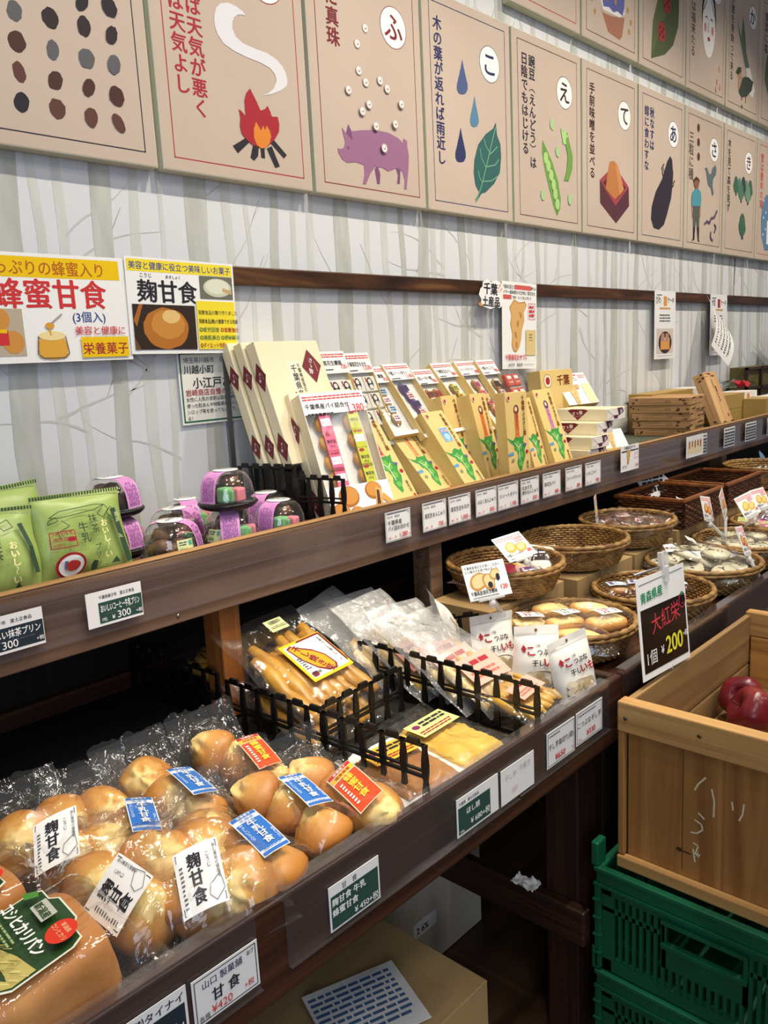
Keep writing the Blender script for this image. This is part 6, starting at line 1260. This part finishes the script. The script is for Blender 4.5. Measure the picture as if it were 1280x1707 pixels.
for i, (x, y, rz) in enumerate(((3.16, -.40, 20), (3.22, -.46, -30))):
    mb = MB(); fn = pillow(mb, .09, .10, .03, P('#5f7f9a', .35), 40+i, 12, 16, .08, .0, .006); F = Face(mb, fn, .0008, .0002); F.rect(-.032, .02, .032, .065, M_LAM, 3); F.rect(-.02, .04, .02, .055, K_RED, 2); o = mb.build('blue_topped_bag'); o.matrix_world = panelX(x, y, .803, rz, 15); tag(o, ('blue-topped bag left of its twin, in shade under the far shelf', 'blue-topped bag right of its twin, in shade under the far shelf')[i], 'bag')
mb = MB(); mb.prism([(.075*math.cos(a)*(1+.08*math.cos(9*a)), .045*math.sin(a)*(1+.08*math.cos(9*a))) for a in [2*PI*i/36 for i in range(36)]], 0, .001, M_LAM, panelX(2.40, -.312, .885, -10, 15)); F = Face(mb, lambda u, v, l: panelX(2.40, -.312, .885, -10, 15) @ Vector((u, v, .001+l)), .0003, .0001); [F.bars(-.055, -.03+.02*i, .055, -.014+.02*i, 1, K_BLK, .95, 60+i) for i in range(3)]
tag(mb.build('round_price_sign'), 'scalloped white sign with black lettering standing in the rectangular basket', 'sign')

# picture cards on clear stands
def picture(kind):
    def f(F, w, h):
        F.rect(-w/2+.002, .002, w/2-.002, h-.002, M_LAM)
        if kind == 'bean':
            F.text('千葉県産落花生を使い、白あん', -w/2+.004, h-.010, .0062, K_BLK, .02, maxw=w-.01); F.text('どら焼きの生地で包みました', -w/2+.004, h-.017, .0062, K_BLK, .02, maxw=w*.8)
            for a, b, r1, r2 in ((-.022, .033, .022, .016), (.002, .03, .014, .017), (.02, .042, .014, .010)): blob(F, a, b, r1, r2, C_('#b98a4c'), int(a*999), .4, .08, 18); blob(F, a+.001, b+.001, r1*.8, r2*.75, C_('#dcc492'), int(a*99)+3, .4, .08, 18)
            F.disc(.004, .024, .006, .006, K_BLK, 10); F.disc(.026, .036, .005, .007, K_BLK, 10); F.text('千葉県産落花生饅頭', -w/2+.004, .009, .0088, K_BLK, .03, maxw=w*.62); F.text('120', w/2-.008, .0125, .0125, RD2, .03, 'r'); F.text('円', w/2-.002, .013, .005, RD2, 0, 'r'); F.bars(-w/2+.006, .003, .02, .006, 1, K_GRY, .5)
        else:
            F.bars(-w/2+.004, h-.014, w/2-.004, h-.004, 2, C_('#e08a90'), .7, 5)
            c1, c2 = {'potato': ('#e0a050', '#efc98a'), 'cake': ('#a85c34', '#d9a058'), 'roll': ('#d9b050', '#eccf80')}[kind]
            blob(F, -w*.14, h*.5, w*.2, h*.2, C_(c1), 3, .3); blob(F, w*.18, h*.42, w*.2, h*.18, C_(c1), 4, .3); blob(F, -w*.14, h*.52, w*.14, h*.13, C_(c2), 5, .3); blob(F, w*.18, h*.44, w*.14, h*.12, C_(c2), 6, .3)
            F.bars(w*.12, h*.62, w/2-.006, h*.8, 2, C_('#e08a90'), .6, 8)
            F.text('千葉スイートポテト' if kind == 'potato' else '落花生パイ', -w/2+.005, .010, .0082, K_BLK, .03, maxw=w*.6); F.text('200' if kind == 'potato' else '120', w/2-.007, .010, .0115, RD2, .03, 'r', maxw=w*.28); F.bars(-w/2+.006, .003, .02, .006, 1, K_GRY, .5)
    return f
def stand(x, y, z, w, h, yaw, lean, roll, kind, label, foot):
    X = panelX(x, y, z, yaw, lean, roll); r = thing('picture_card', label, 'sign', X=X, group='picture cards over the baskets')
    mb = MB(); mb.box((-w/2, 0, -.001), (w/2, h, 0), M_LAM); F = Face(mb, None, .0002, .00012); picture(kind)(F, w, h); mb.build('card', r)
    mb = MB(); inv = X.inverted(); Pf = inv @ Vector(foot)
    mb.box((-w*.30, -.004, -.004), (w*.30, .006, .0015), M_ICE, bev=.001); mb.build('clip', r)
    mb = MB(); p0 = Vector((0, -.004, -.003)); mb.tube([p0, p0+(Pf-p0)*.25+Vector((.003, 0, 0)), p0+(Pf-p0)*.6, Pf], [.006, .005, .0045, .004], M_ICE, 8); mb.lathe([(0, -.008), (.007, -.004), (.007, .004), (0, .008)], M_ICE, 10, Matrix.Translation(p0+Vector((0, -.008, 0)))); mb.build('stem', r)
stand(1.187, -.567, .859, .102, .068, -12, 24, -2.4, 'bean', 'white picture card priced 120, nearest of the clear-stemmed cards', (1.285, -.535, .779))
stand(1.388, -.505, .884, .095, .063, -3, 48, 1, 'potato', 'picture card with a golden pastry priced 200 over the shaded basket', (1.43, -.52, .845))
stand(2.200, -.570, .824, .088, .068, 8, 15, -12, 'cake', 'narrow picture card left of its twin, overlapping pair over the heaped baskets', (2.235, -.60, .772))
stand(2.276, -.585, .829, .088, .068, 14, 12, 9, 'cake', 'tilted picture card right of its twin, overlapping pair over the heaped baskets', (2.24, -.60, .772))
stand(2.290, -.655, .830, .088, .065, -10, 30, 6.6, 'roll', 'picture card of yellow rolls near the right edge', (2.37, -.60, .772))
stand(2.430, -.640, .825, .091, .063, -4.5, 28, -1, 'roll', 'picture card of sliced rolls at the right edge', (2.45, -.60, .772))
stand(2.012, -.740, .790, .066, .072, 9, 22, -8, 'cake', 'picture card seen nearly edge-on at the rim of the heaped basket', (2.00, -.772, .74))
stand(1.935, -.375, .85, .05, .07, 23, 5, 0, 'roll', 'picture card seen edge-on in the shade behind the dark cake basket', (1.94, -.375, .784))

# ------------------------------------------------------------------ apple crate, apples and sign
CX0, CX1, CY0, CY1, CZ0, CZ1 = 1.195, 1.81, -1.135, -.815, .415, .718
def crate():
    r = thing('apple_crate', 'weathered wooden apple crate standing on the green plastic crates', 'crate', (0, 0, 0))
    def piece(nm, a, b, m, bev=.0025): mb = MB(); mb.box(a, b, m, bev=bev); return mb.build(nm, r)
    for x0, x1 in ((CX0+.012, CX0+.026), (CX1-.026, CX1-.012)):
        piece('end_panel', (x0, CY0+.0125, CZ0), (x1, CY1-.0125, CZ1-.055), M_CRATE if x0 < 1.5 else wood('apple_crate_end_inner', '#9c6b37', '#c2904f', '#d0a05d', 'y', .6, 26))
    piece('end_batten', (CX0-.002, CY0, CZ1-.054), (CX0+.0255, CY1, CZ1), M_CRATE_Y); piece('end_batten', (CX1-.0255, CY0, CZ1-.054), (CX1+.002, CY1, CZ1), M_CRATE_Y)
    piece('end_batten', (CX0-.004, CY0, CZ0-.004), (CX0+.0115, CY1, CZ0+.018), M_CRATE_Y)
    for y0, y1 in ((CY1-.012, CY1), (CY0, CY0+.012)):
        for z0, z1 in ((CZ0, CZ0+.09), (CZ0+.093, CZ0+.185), (CZ0+.189, CZ1-.006)): piece('side_board', (CX0+.0262, y0, z0), (CX1-.0262, y1, z1), M_CRATE_X)
        piece('side_board', (CX0+.0, y0, CZ0+.019), (CX0+.0118, y1, CZ1-.055), M_CRATE)
    for i in range(3): piece('bottom_board', (CX0+.027, CY0+.0125+.098*i, .540), (CX1-.027, CY0+.0125+.098*i+.094, .550), M_CRATE_X)
    for y, z in ((-.83, .69), (-.955, .695), (-1.08, .69)):
        mb = MB(); mb.lathe([(0, .0012), (.0035, .0008), (.0035, 0)], P('#5a5048', .4, .5, .6), 10, Matrix.Translation((CX0-.002, y, z)) @ Matrix.Rotation(-PI/2, 4, 'Y')); mb.build('nail', r)
    mb = MB(); F = Face(mb, lambda u, v, l: Vector((CX0+.012-l, u, v)), .0003, .0001); ch = C_('#d9c9a8'); kn = C_('#4a3018')
    def cw(px, py):
        d = CF + CR*((px-640)/FPX) - CU*((py-853.5)/FPX); q = EYE + d*((CX0+.012-EYE.x)/d.x); return (q.y, q.z)
    for q in ([(1035,465),(1005,490),(990,515)], [(1058,510),(1068,560),(1065,622)], [(1138,560),(1142,595)], [(1186,570),(1180,610),(1166,636)], [(1005,603),(1030,630)], [(990,630),(1018,650),(1022,672),(1000,684),(975,680)], [(985,722),(1005,735),(990,775),(1012,760),(1005,778)], [(985,745),(992,798)]): F.line([cw(740+a/2.37, 1100+b_/2.37) for a, b_ in q], .0028, ch)
    mb.build('chalk_mark', r)
    mb = MB(); F = Face(mb, lambda u, v, l: Vector((CX0+.012-l, u, v)), .0003, .0001); q = cw(740+930/2.37, 1100+748/2.37); F.disc(q[0], q[1], .006, .004, kn, 12); F.line([q, cw(740+975/2.37, 1100+768/2.37)], .003, kn); F.line([cw(740+948/2.37, 1100+255/2.37), cw(740+940/2.37, 1100+830/2.37)], .0014, C_('#5d3d1e')); mb.build('knot', r)
crate()
def apple(x, y, z, s, rx, ry, label, seed):
    X = Matrix.Translation((x, y, z)) @ Matrix.Rotation(rad(rx), 4, 'X') @ Matrix.Rotation(rad(ry), 4, 'Y'); r = thing('apple', label, 'apple', X=X, group='red apples in the crate')
    def wob(p):
        a = math.atan2(p.y, p.x); k = 1+.05*math.cos(5*a+seed)*(.4+abs(p.z)/.05)+.03*math.cos(2*a+seed); return Vector((p.x*k, p.y*k, p.z))*s
    mb = MB(); mb.lathe([(0, -.026), (.010, -.031), (.020, -.033), (.032, -.024), (.041, -.006), (.043, .010), (.038, .027), (.026, .036), (.014, .034), (.006, .027), (0, .024)], M_APPLE, 36, wob=wob); mb.build('fruit', r)
    mb = MB(); mb.tube([(0, 0, .024*s), (.002, .001, .034*s), (.005, .002, .042*s)], .0016, C_('#5a3a20'), 6); mb.build('stem', r)
apple(1.606, -.875, .594, 1.0, 15, -55, 'red apple on the left, partly behind its neighbour in the crate', 1)
apple(1.530, -.925, .600, 1.12, -50, -30, 'larger red apple on the right in the crate', 2)
def apple_sign():
    X = panelX(1.363, -.8275, .722, -1.5, 6.5, -2.3); r = thing('apple_sign', 'black and white apple price sign clipped over the crate, price 200', 'sign', X=X)
    w, h = .184, .181; mb = MB(); mb.box((-w/2, 0, -.0012), (w/2, h, 0), M_LAM); F = Face(mb, None, .0003, .00015)
    F.rect(-w/2+.008, .012, w/2-.006, h*.69, P('#1c1412', .2, .5)); F.line([(-w/2+.008, h-.012), (w/2-.008, h-.008)], .0012, K_BLK); F.text('青森県産', -w/2+.012, h*.755, .021, C_('#1f8a5a'), .03, rot=3, maxw=.085)
    F.text('大紅栄', -.048, h*.43, .038, C_('#d0404a'), .0, rot=5, sx=1.0); F.disc(.074, h*.63, .0135, .015, C_('#c8404a'), 20); F.disc(.074, h*.63, .0115, .013, P('#1c1412', .2, .5), 20); F.disc(.074, h*.70, .005, .004, C_('#1f8a5a'), 10); F.line([(.07, h*.60), (.074, h*.592), (.079, h*.6)], .0012, C_('#c8404a'))
    F.text('1個', -w/2+.018, h*.145, .029, M_LAM, .0); F.text('¥', -.022, h*.19, .02, M_LAM, .02); F.text('200', -.002, h*.165, .045, C_('#e0d83a'), .03, maxw=.065); F.text('+税', .066, h*.26, .0125, M_LAM, .02)
    mb.build('card', r)
    mb = MB(); 
    for s in (-1, 1): mb.box((.016+s*.008-.0045, h-.012, -.006), (.016+s*.008+.0045, h+.034, .004), M_ICE, bev=.002)
    mb.box((.010, h-.022, .0005), (.024, h+.008, .006), M_ICE, bev=.002); mb.build('clip', r)
    mb = MB(); mb.tube([(-w/2+.004, h+.008, -.004), (.016, h+.006, -.004), (.10, h+.010, -.05)], .0022, P('#9a9aa0', .3, .5, .8), 8); mb.build('rod', r)
    mb = MB(); mb.tube([(.016, h-.012, -.007), (.018, h*.4, -.009), (.02, -.004, -.002)], .003, M_ICE, 8); mb.build('stem', r)
apple_sign()
def green(z, label):
    r = thing('plastic_crate', label, 'crate', (0, 0, z), 0, 'green plastic crates'); x0, x1, y0, y1, H = 1.178, 1.70, -1.16, -.79, .2045; m = M_GREEN; t = .006
    def wall(mb, L, put):
        """slotted side of length L; put(a, z0, b, z1) adds one solid bar"""
        put(0, 0, L, .022); put(0, H-.055, L, H-.040); put(0, .118, L*.30, .126); put(L*.70, .118, L, .126); put(0, 0, .022, H-.04); put(L-.022, 0, L, H-.04)
        n = int(L/.0145)
        for i in range(n):
            a = .022+(L-.044)*i/n
            c = a/L
            if .32 < c < .66:
                if i % 1 == 0: put(a, .022, a+.006, .060)
            else: put(a, .022, a+.006, H-.055)
        put(L*.31, .060, L*.69, .100); put(L*.31, .060, L*.33, H-.055); put(L*.67, .060, L*.69, H-.055); put(L*.33, .1, L*.67, .108)
    mb = MB(); wall(mb, y1-y0, lambda a, c, b, d: mb.box((x0, y1-b, c), (x0+t, y1-a, d), m)); mb.box((x0-.006, y1-.255, .1), (x0, y1-.115, .108), m); mb.box((x0-.006, y1-.255, H-.06), (x0, y1-.115, H-.052), m); mb.build('slotted_end', r)
    mb = MB(); wall(mb, y1-y0, lambda a, c, b, d: mb.box((x1-t, y0+a, c), (x1, y0+b, d), m)); mb.build('slotted_end', r)
    mb = MB(); wall(mb, x1-x0-.013, lambda a, c, b, d: mb.box((x0+t+.0005+a, y1-t, c), (x0+t+.0005+b, y1, d), m)); mb.build('slotted_side', r)
    mb = MB(); wall(mb, x1-x0-.013, lambda a, c, b, d: mb.box((x0+t+.0005+a, y0, c), (x0+t+.0005+b, y0+t, d), m)); mb.build('slotted_side', r)
    mb = MB(); mb.box((x0+t+.001, y0+t+.001, .003), (x1-t-.001, y1-t-.001, .009), m); mb.build('floor_panel', r)
    mb = MB()
    for a, b, c, d in ((x0-.008, y0-.008, x0+t, y1+.008), (x1-t, y0-.008, x1+.008, y1+.008), (x0+t+.0003, y1-t, x1-t-.0003, y1+.008), (x0+t+.0003, y0-.008, x1-t-.0003, y0+t)):
        mb.box((a, b, H-.0395), (c, d, H-.034), m); mb.box((a+.004, b+.004, H-.033), (c-.004, d-.004, H-.012), m); mb.box((a, b, H-.012), (c, d, H-.003), m, bev=.002)
    mb.build('rim', r)
    for cx, sx in ((x0, 1), (x1, -1)):
        for cy, sy in ((y0, 1), (y1, -1)):
            mb = MB(); e = .024; xa, xb = sorted((cx-sx*.007, cx+sx*e)); ya, yb = sorted((cy-sy*.0075, cy+sy*.0045))
            mb.box((xa, ya, .002), (xb, yb, H-.04), m, bev=.002)
            if sy < 0: mb.box((xa, ya+.004, H-.0025), (xb, yb+.006, H+.042), m, bev=.003)
            for k in range(4): mb.box((xa-.002*sx if sx > 0 else xa, ya-.001, .03+.035*k), (xb, yb+.002, .034+.035*k), m)
            mb.build('corner_post', r)
green(.001, 'green plastic crate at the bottom, standing on the floor')
green(.2065, 'green plastic crate directly under the wooden apple crate')

# ------------------------------------------------------------------ cartons under the table
carton(.60, .982, -.684, -.40, .001, .249, 'pale brown carton on the floor at the front under the table', M_CARD, False)
carton(1.03, 1.36, -.386, -.10, .001, .218, 'grey-brown carton standing back under the table', M_CARD_PALE, False)
p = at(727, 1535, y=-.387); mb = MB(); mb.box((p.x-.075, -.3874, p.z-.004), (p.x, -.3866, p.z+.03), M_PAPER); F = Face(mb, lambda u, v, l: Vector((p.x-.075+u, -.3874-l, p.z-.004+v))); F.text('2 6%', .01, .008, .02, K_BLK, .03); tag(mb.build('paper_label'), 'small white label stuck on the grey-brown carton', 'label')
r = thing('plastic_bag', 'clear plastic bag of printed leaflets lying on the front carton', 'bag', (0, 0, 0))
for i, (x, y, rz) in enumerate(((.75, -.60, 12), (.80, -.57, -20))):
    mb = MB(); X = flatX(x, y, .2505+.004*i, rz, 2); mb.box((-.085, -.07, 0), (.085, .07, .002), M_PAPER, X); F = Face(mb, lambda u, v, l: X @ Vector((u, v, .002+l))); F.bars(-.08, -.05, .07, .06, 9, K_GRY if i == 0 else C_('#4a6a9a'), .5, 40+i); F.rect(-.08, -.065, .0, -.052, C_('#d8c23a')); mb.build('leaflet', r)
mb = MB(); mb.grid(lambda u, v: Vector((.62+.29*u, -.675+.20*v, .259+.016*math.sin(PI*u)*math.sin(PI*v)+.010*crk((u, v), 6, 3)+.006*crk((u, v), 14, 5)+.006)), 24, 20, M_FILM); mb.build('clear_film', r)

mb = MB(); mb.grid(lambda u, v: Vector((1.170+.032*(u-.5), -.64+.05*(v-.5), .3065+.016*abs(crk((u, v), 5, 2))+.012*abs(crk((u, v), 9, 6)))), 10, 10, M_PAPER); tag(mb.build('crumpled_paper'), 'crumpled scrap of white paper lying on the table stretcher', 'paper')
